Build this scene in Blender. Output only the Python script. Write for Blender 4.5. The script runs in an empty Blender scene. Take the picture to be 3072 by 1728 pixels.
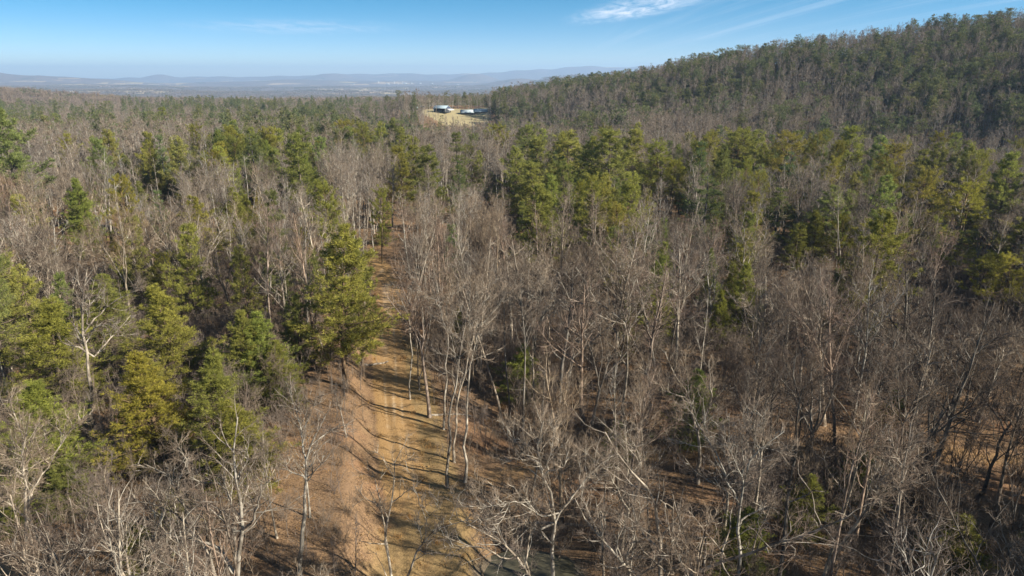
import bpy, math, random
import numpy as np

R = math.radians
scene = bpy.context.scene
C = scene.collection

# ------------------------------------------------------------------ camera, sky, sun, exposure
CAM_Z = 42.0
PITCH = 17.3
HAZE = 8.6e-5
SUN_EL, SUN_AZ = 29.0, 115.0          # azimuth clockwise from +Y, seen from above

cam_d = bpy.data.cameras.new('camera')
cam_d.sensor_width = 36.0
cam_d.lens = 24.0
cam_d.clip_start = 0.5
cam_d.clip_end = 60000.0
cam = bpy.data.objects.new('camera', cam_d)
C.objects.link(cam)
cam.location = (0.0, 0.0, CAM_Z)
cam.rotation_euler = (R(90.0 - PITCH), 0.0, 0.0)
scene.camera = cam

scene.view_settings.view_transform = 'Standard'
scene.view_settings.look = 'None'
scene.view_settings.exposure = EXPOSURE = 1.3
scene.view_settings.gamma = 1.0
scene.view_settings.use_curve_mapping = False

world = bpy.data.worlds.new('World')
scene.world = world
world.use_nodes = True


class NT:
    """Small helper to write node trees."""
    def __init__(self, tree, clear=True):
        self.t = tree
        if clear:
            tree.nodes.clear()

    def n(self, kind, **kw):
        nd = self.t.nodes.new(kind)
        for k, v in kw.items():
            if k.startswith('i_'):
                key = k[2:]
                nd.inputs[int(key) if key.isdigit() else key.replace('_', ' ')].default_value = v
            else:
                setattr(nd, k, v)
        return nd

    def l(self, a, b):
        self.t.links.new(a, b)

    def math(self, op, a, b=None, c=None, clamp=False):
        nd = self.t.nodes.new('ShaderNodeMath')
        nd.operation = op
        nd.use_clamp = clamp
        for i, v in enumerate((a, b, c)):
            if v is None:
                continue
            if isinstance(v, (int, float)):
                nd.inputs[i].default_value = v
            else:
                self.l(v, nd.inputs[i])
        return nd.outputs[0]

    def mix(self, fac, a, b, mode='MIX'):
        nd = self.t.nodes.new('ShaderNodeMix')
        nd.data_type = 'RGBA'
        nd.blend_type = mode
        for s, v in ((nd.inputs['Factor'], fac), (nd.inputs[6], a), (nd.inputs[7], b)):
            if isinstance(v, (int, float)):
                s.default_value = v
            elif isinstance(v, tuple):
                s.default_value = v if len(v) == 4 else (*v, 1)
            else:
                self.l(v, s)
        return nd.outputs[2]

    def smooth(self, v, a, b, lo=0.0, hi=1.0):
        nd = self.t.nodes.new('ShaderNodeMapRange')
        nd.interpolation_type = 'SMOOTHSTEP'
        self.l(v, nd.inputs[0])
        for i, x in enumerate((a, b, lo, hi)):
            nd.inputs[i + 1].default_value = x
        return nd.outputs[0]

    def noise(self, vec, scale, detail=4.0, rough=0.55, dist=0.0):
        nd = self.t.nodes.new('ShaderNodeTexNoise')
        nd.inputs['Scale'].default_value = scale
        nd.inputs['Detail'].default_value = detail
        nd.inputs['Roughness'].default_value = rough
        nd.inputs['Distortion'].default_value = dist
        if vec is not None:
            self.l(vec, nd.inputs['Vector'])
        return nd.outputs[0]

    def mapping(self, vec, loc=(0, 0, 0), rot=(0, 0, 0), scale=(1, 1, 1)):
        nd = self.t.nodes.new('ShaderNodeMapping')
        nd.inputs['Location'].default_value = loc
        nd.inputs['Rotation'].default_value = rot
        nd.inputs['Scale'].default_value = scale
        self.l(vec, nd.inputs['Vector'])
        return nd.outputs[0]


# sky: daylight sky with thin high cloud, all of it laid out by direction
w = NT(world.node_tree)
w_out = w.n('ShaderNodeOutputWorld')
w_bg = w.n('ShaderNodeBackground')
w_bg.inputs['Strength'].default_value = 0.058
w.l(w_bg.outputs[0], w_out.inputs['Surface'])
w_tc = w.n('ShaderNodeTexCoord')
sky = w.n('ShaderNodeTexSky')
sky.sky_type = 'NISHITA'
sky.sun_disc = False
sky.sun_elevation = R(SUN_EL)
sky.sun_rotation = R(SUN_AZ)
sky.altitude = 300.0
sky.air_density = 1.0
sky.dust_density = 0.4
sky.ozone_density = 2.2
# the clear winter air turns blue a few degrees above the horizon: raise the direction a little
w_lift = w.mapping(w_tc.outputs['Generated'], scale=(1, 1, 3.2))
w_nrm = w.n('ShaderNodeVectorMath', operation='NORMALIZE')
w.l(w_lift, w_nrm.inputs[0])
w.l(w_nrm.outputs[0], sky.inputs['Vector'])
w_sep = w.n('ShaderNodeSeparateXYZ')
w.l(w_tc.outputs['Generated'], w_sep.inputs[0])
el = w_sep.outputs[2]
# winter sky tint
blue = w.mix(w.smooth(el, 0.0, 0.115), (1.02, 1.06, 1.08, 1), (0.27, 1.07, 1.22, 1))
blue = w.mix(w.smooth(el, 0.12, 0.6), blue, (0.85, 1.0, 1.04, 1))
sky_c = w.mix(1.0, sky.outputs[0], blue, 'MULTIPLY')
# clouds on a plane high above: direction / elevation gives plane coordinates
inv = w.math('DIVIDE', 1.0, w.math('MAXIMUM', w.math('ADD', el, 0.02), 0.01))
px = w.math('MULTIPLY', w_sep.outputs[0], inv)
py = w.math('MULTIPLY', w_sep.outputs[1], inv)
pv = w.n('ShaderNodeCombineXYZ')
w.l(px, pv.inputs[0])
w.l(py, pv.inputs[1])
pvec = pv.outputs[0]


def cloud_blob(cx, cy, rx, ry, rot):
    m = w.mapping(pvec, loc=(-cx, -cy, 0))
    m = w.mapping(m, rot=(0, 0, rot))
    m = w.mapping(m, scale=(1 / rx, 1 / ry, 1))
    ln = w.n('ShaderNodeVectorMath', operation='LENGTH')
    w.l(m, ln.inputs[0])
    return w.smooth(ln.outputs[1], 1.0, 0.15)


CLOUD_BLOBS = []
wisp = w.noise(w.mapping(pvec, rot=(0, 0, R(-14)), scale=(2.0, 0.7, 1)), 1.6, 9.0, 0.68, 0.7)
streak = w.noise(w.mapping(pvec, rot=(0, 0, R(-7)), scale=(1.5, 0.06, 1)), 1.0, 5.0, 0.6, 0.15)
cl = w.math('MULTIPLY', w.math('MULTIPLY', w.smooth(streak, 0.46, 0.74), w.smooth(px, 0.6, 2.6)), 0.30)
for args in ((1.55, 9.5, 0.75, 2.6, R(-12)), (2.65, 8.0, 0.65, 0.6, R(0)), (-3.6, 12.0, 2.4, 2.0, R(0))):
    k = cloud_blob(*args)
    thin = 1.0 if args[0] > 0 else 0.35
    cl = w.math('MAXIMUM', cl, w.math('MULTIPLY', w.math('MULTIPLY', k, w.smooth(wisp, 0.34, 0.68)), 0.85 * thin))
cl = w.math('MULTIPLY', cl, w.smooth(el, 0.01, 0.06), clamp=True)
sky_c = w.mix(cl, sky_c, (7.6, 8.0, 8.9, 1))
w.l(sky_c, w_bg.inputs['Color'])

sun_d = bpy.data.lights.new('sun', 'SUN')
sun_d.energy = 5.0
sun_d.angle = R(0.53)
sun_d.color = (1.0, 0.93, 0.82)
sun = bpy.data.objects.new('sun', sun_d)
C.objects.link(sun)
sx = math.sin(R(SUN_AZ)) * math.cos(R(SUN_EL))
sy = math.cos(R(SUN_AZ)) * math.cos(R(SUN_EL))
sz = math.sin(R(SUN_EL))
from mathutils import Vector
sun.rotation_euler = Vector((sx, sy, sz)).to_track_quat('Z', 'Y').to_euler()
sun.location = (60, -60, 120)

cy_ = scene.cycles
cy_.max_bounces = 5
cy_.diffuse_bounces = 3
cy_.glossy_bounces = 2
cy_.transmission_bounces = 2
cy_.volume_bounces = 0
cy_.transparent_max_bounces = 4
cy_.caustics_reflective = False
cy_.caustics_refractive = False
cy_.use_adaptive_sampling = False
cy_.use_denoising = True

# ------------------------------------------------------------------ the lie of the land
# <H>
import math
import numpy as np


def sm(v, a, b):
    t = np.clip((v - a) / (b - a), 0.0, 1.0)
    return t * t * (3 - 2 * t)


_rs = np.random.RandomState(5)
_waves = [(L, A, _rs.uniform(0, 6.28), _rs.uniform(0, 6.28)) for L, A in
          ((170, 1.1), (120, 0.9), (75, 0.55), (47, 0.4), (30, 0.28), (19, 0.16), (11, 0.09), (6, 0.05))]
_far_waves = [(L, A, _rs.uniform(0, 6.28), _rs.uniform(0, 6.28)) for L, A in
              ((5200, 9), (3300, 8), (2100, 6), (1500, 6), (1000, 4), (700, 3.5), (420, 2))]

# centre line of the dirt track, and of the branch that turns off it behind the pond
TRACK = np.array([(-7.0, 20), (-7.2, 34), (-7.9, 44), (-9.3, 54), (-11.2, 62), (-13.2, 71), (-15.0, 79), (-17.3, 89),
                  (-19.9, 101), (-21.8, 112), (-23.6, 124), (-26.2, 137), (-30.5, 152), (-37, 168), (-47, 186)])
BRANCH = np.array([(-10.5, 60), (-5.0, 63.5), (2, 66.5), (9, 69), (18, 70), (29, 70.5), (40, 71), (52, 70), (66, 66), (90, 60)])
GULLY = np.array([(6, 44), (1, 52), (0.5, 60), (1.5, 78), (0, 90), (-3, 104), (-8, 122), (-12, 145)])
RIDGE = [(-1.5, 800, 1), (0.6, 785, 8), (3.0, 765, 17), (7.5, 730, 25), (13.0, 670, 37), (19.5, 625, 50), (26.0, 605, 57), (32.0, 600, 65), (37.0, 600, 70),
         (44.0, 590, 76), (55.0, 570, 82)]
RIDGE = np.array([(math.sin(math.radians(a)) * d, math.cos(math.radians(a)) * d, h) for a, d, h in RIDGE])
PONDC, PONDR, POND_Z = (1.6, 51.0), (4.4, 2.9), -1.05


def poly_dist(x, y, P):
    """distance to a polyline, the height interpolated along it, and the side (positive: right of travel)"""
    best = np.full(x.shape, 1e9)
    val = np.zeros(x.shape)
    side = np.zeros(x.shape)
    for i in range(len(P) - 1):
        ax, ay = P[i][0], P[i][1]
        dx, dy = P[i + 1][0] - ax, P[i + 1][1] - ay
        t = np.clip(((x - ax) * dx + (y - ay) * dy) / (dx * dx + dy * dy), 0, 1)
        qx, qy = x - ax - t * dx, y - ay - t * dy
        d = np.hypot(qx, qy)
        m = d < best
        best = np.where(m, d, best)
        if P.shape[1] > 2:
            val = np.where(m, P[i][2] + t * (P[i + 1][2] - P[i][2]), val)
        side = np.where(m, np.sign(dy * qx - dx * qy), side)
    return best, val, side


def height(x, y):
    x = np.asarray(x, float)
    y = np.asarray(y, float)
    r = np.hypot(x, y)
    az = np.degrees(np.arctan2(x, y))
    z = np.zeros(x.shape)
    amp = 0.35 + 0.65 * sm(r, 60, 220)
    for L, A, a, ph in _waves:
        z = z + amp * A * np.sin((x * math.cos(a) + y * math.sin(a)) * 6.283 / L + ph)
    # valley floor beyond the first woods
    z = z - 80.0 * sm(r, 640, 3800)
    for L, A, a, ph in _far_waves:
        z = z + 1.5 * sm(r, 1800, 7000) * A * np.sin((x * math.cos(a) + y * math.sin(a)) * 6.283 / (L * 1.8) + ph)
    # the left side rises gently, the middle sinks into a hollow before the farm
    z = z + 1.5 * sm(r, 140, 420) * sm(-az, 8, 30) * (1 - sm(r, 620, 1500))
    z = z - 8.0 * sm(r, 320, 600) * sm(-az, 7, 12) * (1 - sm(r, 900, 1600))
    hollow = sm(r, 270, 450) * (1 - sm(r, 560, 640)) * (1 - sm(np.abs(az + 3.2), 4.2, 12))
    z = z - 14.0 * hollow
    knoll = sm(r, 575, 690) * (1 - sm(r, 745, 930)) * (1 - sm(np.abs(az + 5.0), 4.5, 11))
    z = z + 9.5 * knoll
    # wooded hill on the right
    z = z - 13.0 * np.exp(-((r - 338) / 42.0) ** 2) * sm(az, 1.0, 9.0)
    d, hc, _ = poly_dist(x, y, RIDGE)
    wd = 95 + 2.3 * hc
    t = np.clip(1 - d / wd, 0, 1)
    z = z + hc * (0.55 * t + 0.45 * t * t * (3 - 2 * t)) * (1 + 0.10 * np.sin(x / 37.0 + y / 61.0) * (1 - t))
    # hills and mountains across the valley: azimuth, range, height over the floor, radius, squash
    for a, rr, hh, wx in ((-44, 1750, 52, 330), (-42, 12600, 380, 1350), (-26.3, 16200, 84, 342), (-14.2, 14400, 147, 468),
                          (-3.0, 12600, 137, 378), (0.6, 9360, 105, 468), (3.9, 7020, 122, 420), (6.2, 5940, 122, 300),
                          (-18, 11700, 45, 900), (-33, 10800, 59, 900), (-8, 11160, 28, 720), (9.5, 7560, 117, 630)):
        cx, cy = math.sin(math.radians(a)) * rr, math.cos(math.radians(a)) * rr
        q = np.hypot(x - cx, y - cy) / wx
        z = z + hh * np.exp(-q * q * 0.9) * (1 + 0.06 * np.sin(x / 90.0) * np.sin(y / 110.0))
    # far ridges
    far = sm(r, 13800, 17300) * (1 - sm(r, 17600, 21500))
    prof = 68 + 40 * sm(az, -21, -12) + 36 * sm(az, -4, 1.0) + 36 * sm(az, 1.5, 6.5) + 30 * sm(az, 6.5, 13) + 6 * np.sin(az * 1.3) + 4 * np.sin(az * 3.1 + 1)
    z = z + far * ((prof - 88) * 1.8 + 122)
    # track bed, bank and verge, gully with the pond
    td, _, ts = poly_dist(x, y, TRACK)
    near = 1 - sm(r, 150, 200)
    bed = (1 - sm(td, 2.4, 4.6)) * near
    z = z * (1 - 0.75 * bed)
    bank = sm(td, 2.6, 6.5) * (1 - sm(td, 14, 40)) * near
    z = z + np.where(ts < 0, 1.9, -0.15) * bank
    rut = np.exp(-((td - 0.95) / 0.38) ** 2)
    z = z - 0.10 * rut * near + 0.05 * np.exp(-(td / 0.5) ** 2) * near
    gd, _, _ = poly_dist(x, y, GULLY)
    bd, _, _ = poly_dist(x, y, BRANCH)
    g = np.exp(-(gd / 6.5) ** 2) * sm(td, 3.5, 9) * sm(bd, 2.0, 6.0)
    z = z - 2.3 * g
    z = z * (1 - 0.6 * (1 - sm(bd, 1.8, 4.0)))
    pq = np.hypot((x - PONDC[0]) / PONDR[0], (y - PONDC[1]) / PONDR[1])
    pm = 1 - sm(pq, 0.75, 1.45)
    z = z * (1 - pm) + pm * (POND_Z - 0.55 + 0.6 * sm(pq, 0.6, 1.12))
    return z
# </H>

HERO_TREES = {
    'B1': (-45.78, 66, 0.34, [[0.0,0.01],[0.09,0.98],[1.33,7.82],[2.03,11.66],[2.16,14.76],[2.3,16.28],[2.43,17.79],[2.53,19.42],[2.98,20.74],[3.58,22.47]],
        [[[2.39,15.98],[3.48,17.34],[4.82,18.53],[6.83,19.57],[8.14,20.74]],[[2.37,16.28],[3.19,18.09],[3.66,19.86],[4.25,21.61]],[[1.79,14.3],[1.02,14.76],[0.49,15.37]],[[2.37,12.75],[3.46,13.99],[4.75,15.68],[5.48,16.59]],[[2.43,17.79],[2.15,19.27],[1.81,20.45],[1.42,21.32]],[[2.27,15.37],[3.6,16.44],[4.99,17.04],[6.29,17.19]]]),
    'B2': (-42.58, 50, 0.22, [[0.0,0.0],[1.21,4.07],[1.57,6.69],[2.23,10.13],[2.28,11.88],[1.98,13.45],[1.49,15.28]],
        [[[1.95,8.8],[1.13,8.95],[-0.0,10.28]],[[2.22,10.72],[3.17,11.88],[4.05,13.03],[5.1,14.44]],[[2.03,6.69],[2.12,8.05]],[[1.38,4.85],[2.71,7.15],[3.52,10.13],[3.84,12.02],[4.63,14.02],[5.5,15.83]],[[3.1,8.05],[4.33,9.99],[5.48,11.88],[6.65,13.31],[7.7,14.16]]]),
    'B3': (-19.52, 39, 0.3, [[0.0,-0.02],[0.89,7.06],[1.14,7.89],[1.51,10.16],[2.02,11.87],[2.28,13.19],[2.12,14.49],[1.92,15.42],[1.65,16.57],[2.07,18.37],[2.36,19.58]],
        [[[0.88,7.51],[0.67,10.16],[0.45,12.59],[0.4,13.79],[-0.85,14.37],[-1.47,15.07]],[[2.02,11.87],[3.07,12.95],[3.87,14.72],[4.42,16.11],[4.89,17.81]],[[0.81,7.76],[-0.03,9.53],[-0.92,10.03],[-2.42,10.53],[-3.97,10.65],[-5.07,10.28]],[[1.92,15.42],[2.66,16.57],[2.66,17.47]],[[1.76,11.38],[0.9,11.99],[0.01,13.19],[-0.52,13.79]]]),
    'B3b': (-20.96, 41, 0.24, [[0.0,-0.01],[-0.42,5.38],[-0.81,7.91],[-1.21,9.86],[-1.7,11.76],[-1.97,13.61],[-2.98,14.71],[-3.65,15.19]],
        [[[-1.21,9.86],[-2.34,11.13],[-3.79,12.26],[-4.63,12.38],[-5.62,12.26]],[[-1.92,13.25],[-1.51,14.59],[-2.26,15.31]],[[-0.54,6.59],[-0.14,9.21],[0.15,11.51],[-0.04,12.88],[-0.94,13.37]]]),
    'B6': (-17.69, 47, 0.25, [[0.0,0.0],[0.54,3.75],[1.18,7.41],[1.5,9.54],[1.41,10.65],[2.03,12.16],[2.76,13.65],[3.23,14.98]],
        [[[1.42,9.4],[0.24,9.82],[-0.07,10.38],[0.1,10.93]],[[2.03,12.16],[3.29,12.84],[5.15,13.65]],[[1.35,10.65],[0.84,12.3],[0.37,13.65],[-0.21,14.98],[-0.58,16.03]],[[0.84,12.3],[1.74,14.32],[2.34,15.64]]]),
    'B4': (-8.99, 43, 0.17, [[0.0,0.06],[-0.34,5.75],[-0.58,7.78],[-0.44,9.16],[-0.17,11.05],[0.14,12.51],[0.38,13.94],[0.42,14.71],[0.65,15.86],[1.22,16.23]],
        [[[-0.55,7.23],[-0.81,9.84],[-1.16,11.59],[-1.33,12.64],[-1.54,13.68],[-1.91,14.07]],[[0.31,13.68],[-0.3,14.71],[-0.5,15.22],[-0.92,15.6]],[[0.03,11.59],[0.93,12.51],[1.88,13.55],[2.58,14.07]],[[-0.37,9.43],[-0.76,10.65],[-0.84,11.32]],[[0.42,14.58],[1.07,15.35],[1.54,15.86]]]),
    'B5': (-8.81, 44, 0.17, [[0.0,0.12],[0.6,4.93],[1.29,7.01],[1.72,8.7],[2.36,10.08],[3.1,11.17],[4.29,12.11],[5.11,12.51],[5.92,12.78]],
        [[[2.24,9.94],[2.88,11.58],[2.93,13.05],[2.5,13.84],[2.08,14.75]],[[2.36,10.01],[2.28,11.17],[1.99,12.51]],[[2.93,13.05],[3.65,14.1],[3.91,14.88]],[[4.29,12.11],[4.9,13.31],[5.26,14.49]],[[2.85,10.76],[3.46,11.44],[3.93,11.58]]]),
    'B7a': (-6.88, 63, 0.2, [[0.0,0.01],[0.15,3.37],[0.56,7.89],[0.91,10.39],[1.47,13.15],[1.59,15.55],[2.34,18.47],[2.66,21.33]],
        [[[1.59,15.55],[0.96,17.6],[0.2,19.48],[-0.51,22.45]],[[1.9,17.02],[3.02,18.76],[3.72,20.48]],[[2.2,18.18],[2.1,20.19],[1.61,22.17]]]),
    'B7b': (-5.05, 64, 0.19, [[0.0,0.0],[0.06,3.27],[0.22,7.36],[0.67,12.09],[1.06,14.23],[1.22,15.89],[2.09,18.4],[3.48,20.43],[4.3,21.86]],
        [[[1.14,15.14],[2.08,17.52],[3.05,18.11],[3.74,17.82]],[[1.37,16.34],[1.55,18.84],[2.13,21.72],[2.42,23.27]],[[1.05,13.93],[0.96,16.93],[0.88,20.15],[1.06,22.43]]]),
    'B7c': (-6.56, 68, 0.17, [[0.0,-0.03],[0.14,2.86],[0.55,6.97],[0.89,8.64],[1.55,11.12],[2.04,13.54],[2.36,15.13],[2.7,17.47],[2.46,20.69]],
        [[[2.04,13.54],[1.04,15.13],[0.23,17.94],[-0.62,18.86]],[[2.36,15.13],[3.57,17.47],[4.19,20.69]]]),
    'B7d': (-8.53, 76, 0.17, [[0.0,-0.01],[0.06,1.41],[0.45,5.91],[0.8,9.56],[0.84,13.99],[0.51,16.58],[-0.38,19.12],[-1.61,20.45]],
        [[[0.84,13.99],[1.47,16.06],[1.39,19.12]],[[0.65,15.72],[-0.3,16.41],[-2.04,17.6]],[[0.84,12.23],[0.12,14.34],[-1.16,15.2]]]),
    'B8a': (-13.85, 84, 0.13, [[0.0,-0.0],[0.0,0.3],[0.07,5.98],[0.02,10.87],[0.02,14.67],[-0.53,18.02],[-1.15,19.84]],
        [[[0.02,12.78],[0.77,15.61],[1.25,18.38]],[[0.02,10.87],[-0.75,13.54],[-1.18,15.8]]]),
    'B8b': (-13.14, 88, 0.12, [[0.0,-0.0],[0.0,0.51],[0.0,5.34],[-0.02,9.43],[0.1,12.23],[0.05,15.37],[0.51,17.68]],
        [[[0.08,11.83],[1.05,12.63]],[[0.15,13.42],[-0.48,16.15]]]),
    'B8c': (-12.99, 87, 0.11, [[0.0,-0.01],[0.09,0.99],[0.95,5.77],[1.64,9.21],[1.92,11.79],[2.39,14.72]],
        [[[1.64,9.21],[1.36,11.79]]]),
    'B9': (3.24, 44, 0.27, [[0.0,0.02],[-0.12,6.7],[-0.24,10.2],[-0.34,12.95],[-0.33,15.62],[-0.52,16.92],[-1.0,18.45],[-1.23,18.96],[-1.47,20.71],[-1.28,22.78]],
        [[[-0.24,14.03],[0.76,15.62],[1.86,17.18],[2.96,18.2],[3.95,18.71]],[[-0.36,14.29],[-1.18,14.82],[-2.11,16.66],[-3.02,17.05],[-4.27,16.92]],[[-1.12,18.96],[-2.13,19.34],[-3.25,20.46],[-3.92,21.32]],[[-1.0,18.58],[0.11,19.46],[0.42,20.71]],[[-1.06,14.82],[-2.68,17.18],[-3.48,17.69],[-4.95,17.82],[-6.29,18.45]],[[-1.06,18.96],[-0.69,20.34],[-0.49,21.93]],[[-1.16,12.95],[-1.75,13.76],[-3.25,14.56],[-3.48,15.62]]]),
    'B9b': (3.08, 41, 0.22, [[0.0,0.19],[-1.07,8.76],[-2.21,11.36],[-3.09,13.3],[-4.51,14.2],[-5.79,15.33],[-6.65,15.83]],
        [[[-2.76,12.14],[-3.86,12.66],[-4.62,13.3],[-6.04,13.56],[-8.09,14.32]],[[-3.64,13.82],[-4.17,15.08],[-5.14,16.08],[-5.99,16.32]],[[-2.21,11.36],[-1.78,13.3],[-1.9,14.83]]]),
    'B10': (8.87, 41, 0.25, [[0.0,-0.12],[-0.56,8.64],[-0.75,10.05],[-1.26,11.5],[-1.96,12.41],[-2.89,13.7],[-3.8,14.84],[-4.48,15.96],[-4.93,16.94]],
        [[[-0.75,10.05],[-0.03,11.24],[0.65,12.8],[1.42,14.46],[1.86,15.96]],[[-1.91,12.41],[-1.8,13.82],[-1.42,14.96],[-1.48,16.21]],[[-2.89,13.7],[-2.72,15.09],[-3.1,16.45]],[[-1.26,11.5],[-0.66,12.67],[-0.4,14.08],[-0.14,15.34]]]),
    'B10b': (17.47, 42, 0.24, [[0.0,-0.01],[-0.21,6.2],[-0.43,9.46],[-0.27,11.14],[-0.28,12.78],[-0.08,13.9],[0.4,15.37],[1.38,16.1],[2.46,16.81]],
        [[[-0.33,11.14],[-1.34,12.53],[-2.06,14.39],[-2.56,15.25],[-3.55,16.81],[-4.39,18.0]],[[-0.3,12.91],[-1.12,14.64],[-1.77,15.85],[-2.29,16.81]],[[-0.27,13.65],[-0.58,15.61],[-0.6,16.81],[-0.12,18.23]],[[0.4,15.37],[0.11,17.05],[-0.42,18.11],[-1.23,19.85]],[[-0.46,9.72],[0.75,10.24],[1.78,10.88]]]),
    'B11': (19.66, 63, 0.27, [[0.0,0.0],[0.11,0.14],[-0.11,3.78],[-0.65,6.62],[-1.33,9.22],[-1.55,10.07],[-2.83,11.76],[-3.71,13.42],[-4.11,14.9]],
        [[[-0.42,6.62],[-0.24,10.07],[-0.44,13.42],[-0.5,15.06]],[[-1.53,9.9],[-3.04,10.41],[-4.47,11.09],[-5.91,12.09],[-6.44,13.42]],[[-0.43,8.7],[0.69,10.07],[1.8,11.42]],[[-1.64,10.24],[-1.93,12.43],[-2.04,14.41]]]),
    'B12': (32.06, 45, 0.26, [[0.0,0.01],[-0.38,3.3],[-1.11,6.51],[-1.82,9.95],[-2.16,12.6],[-2.54,15.43],[-2.55,16.44],[-2.07,17.19],[-1.2,17.93],[0.31,18.42]],
        [[[-2.5,16.19],[-3.28,17.43],[-4.14,17.93],[-5.05,18.11],[-5.56,18.54]],[[-2.07,17.19],[-2.3,18.17],[-2.69,19.15],[-3.71,19.99]],[[-2.18,12.99],[-0.79,13.51],[0.29,14.41]],[[-2.35,14.03],[-3.78,14.41],[-4.91,14.41]],[[-2.57,15.94],[-2.87,18.9],[-3.5,21.3]],[[-1.71,9.95],[-1.3,11.28],[-0.94,12.47]]]),
    'B14': (22.15, 46, 0.22, [[0.0,0.0],[0.01,2.67],[0.05,7.37],[0.51,9.46],[0.63,12.18],[0.76,14.81],[0.65,17.37],[-0.05,19.24],[-0.07,21.07]],
        [[[0.09,8.07],[1.69,8.63],[2.46,9.05],[4.05,8.77]],[[0.7,15.2],[1.55,15.72],[1.78,17.37]],[[0.63,17.5],[1.38,18.62],[1.51,20.1]],[[0.67,11.91],[-0.17,12.98],[-1.22,14.03]]]),
    'B13': (47.26, 60, 0.24, [[0.0,0.0],[0.27,0.49],[0.53,3.66],[0.77,7.59],[1.53,9.59],[1.66,12.36],[1.9,13.64]],
        [[[1.15,8.6],[-0.08,10.9],[-1.09,12.2],[-1.75,13.96]],[[0.88,7.76],[2.08,8.43],[3.35,8.76]]]),
    'B15': (14.09, 78, 0.22, [[0.0,0.0],[0.01,4.81],[0.03,11.3],[-0.23,13.1],[-0.6,13.81],[-2.33,15.05],[-4.02,15.58],[-5.26,18.02],[-6.48,20.41]],
        [[[-0.23,13.1],[-0.02,15.58],[-0.69,19.05],[-1.65,22.1]],[[-0.02,12.2],[1.02,14.87],[2.52,17.67],[3.7,19.73]],[[-2.33,15.05],[-2.77,17.67],[-3.7,20.41]],[[-0.25,13.45],[-2.46,14.16],[-4.85,15.58]],[[-0.41,16.63],[0.75,19.73],[1.29,21.76]]]),
    'B16': (2.91, 82, 0.19, [[0.0,-0.02],[-0.07,3.62],[-0.31,9.36],[-0.15,12.24],[-0.7,14.14],[-1.6,16.75],[-2.3,19.67]],
        [[[-0.15,12.24],[0.35,15.26],[0.65,18.95],[0.95,22.54]],[[0.02,13.0],[1.38,16.75],[2.38,19.31]],[[-0.31,9.36],[-1.22,12.24],[-1.94,14.51],[-2.29,16.0]],[[0.5,16.75],[-0.22,19.67],[-0.42,22.54]]]),
    'B17': (-70.41, 122, 0.3, [[0.0,-0.01],[0.76,6.09],[1.39,7.57],[1.6,9.7],[1.44,11.81],[2.24,13.64],[4.01,15.2],[5.97,16.49]],
        [[[1.56,8.64],[3.1,9.44],[5.66,9.44],[7.27,9.97]],[[1.95,11.02],[3.47,11.81],[6.53,11.81]],[[1.44,11.81],[0.72,13.64],[0.26,15.46]],[[1.78,12.34],[3.38,14.42],[3.42,16.23]]]),
    'B18': (-41.58, 108, 0.28, [[0.0,0.03],[0.51,4.07],[1.22,6.48],[1.75,9.34],[1.72,11.22],[2.33,13.77],[2.95,15.38]],
        [[[1.75,9.34],[1.16,11.22],[0.96,13.54],[0.89,14.92]],[[1.65,8.39],[3.73,9.81],[5.7,11.45],[7.16,12.61]],[[1.78,9.57],[3.44,11.45],[4.8,13.77],[5.4,15.38]],[[1.76,10.51],[3.33,12.61],[3.79,14.92]],[[1.44,7.44],[3.99,7.92],[7.04,8.86]]]),
    'B19': (-108.46, 150, 0.24, [[0.0,-0.0],[0.08,2.04],[0.35,5.59],[0.74,9.72],[1.2,14.09],[1.44,15.94],[1.75,19.61]],
        [[[1.07,13.16],[3.3,15.33],[6.24,17.78]],[[1.53,15.94],[3.02,18.39],[6.18,20.51]],[[1.42,14.4],[-0.11,16.56],[-0.8,19.0]],[[1.44,15.94],[2.64,20.21],[4.5,22.62]]]),
}
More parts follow.
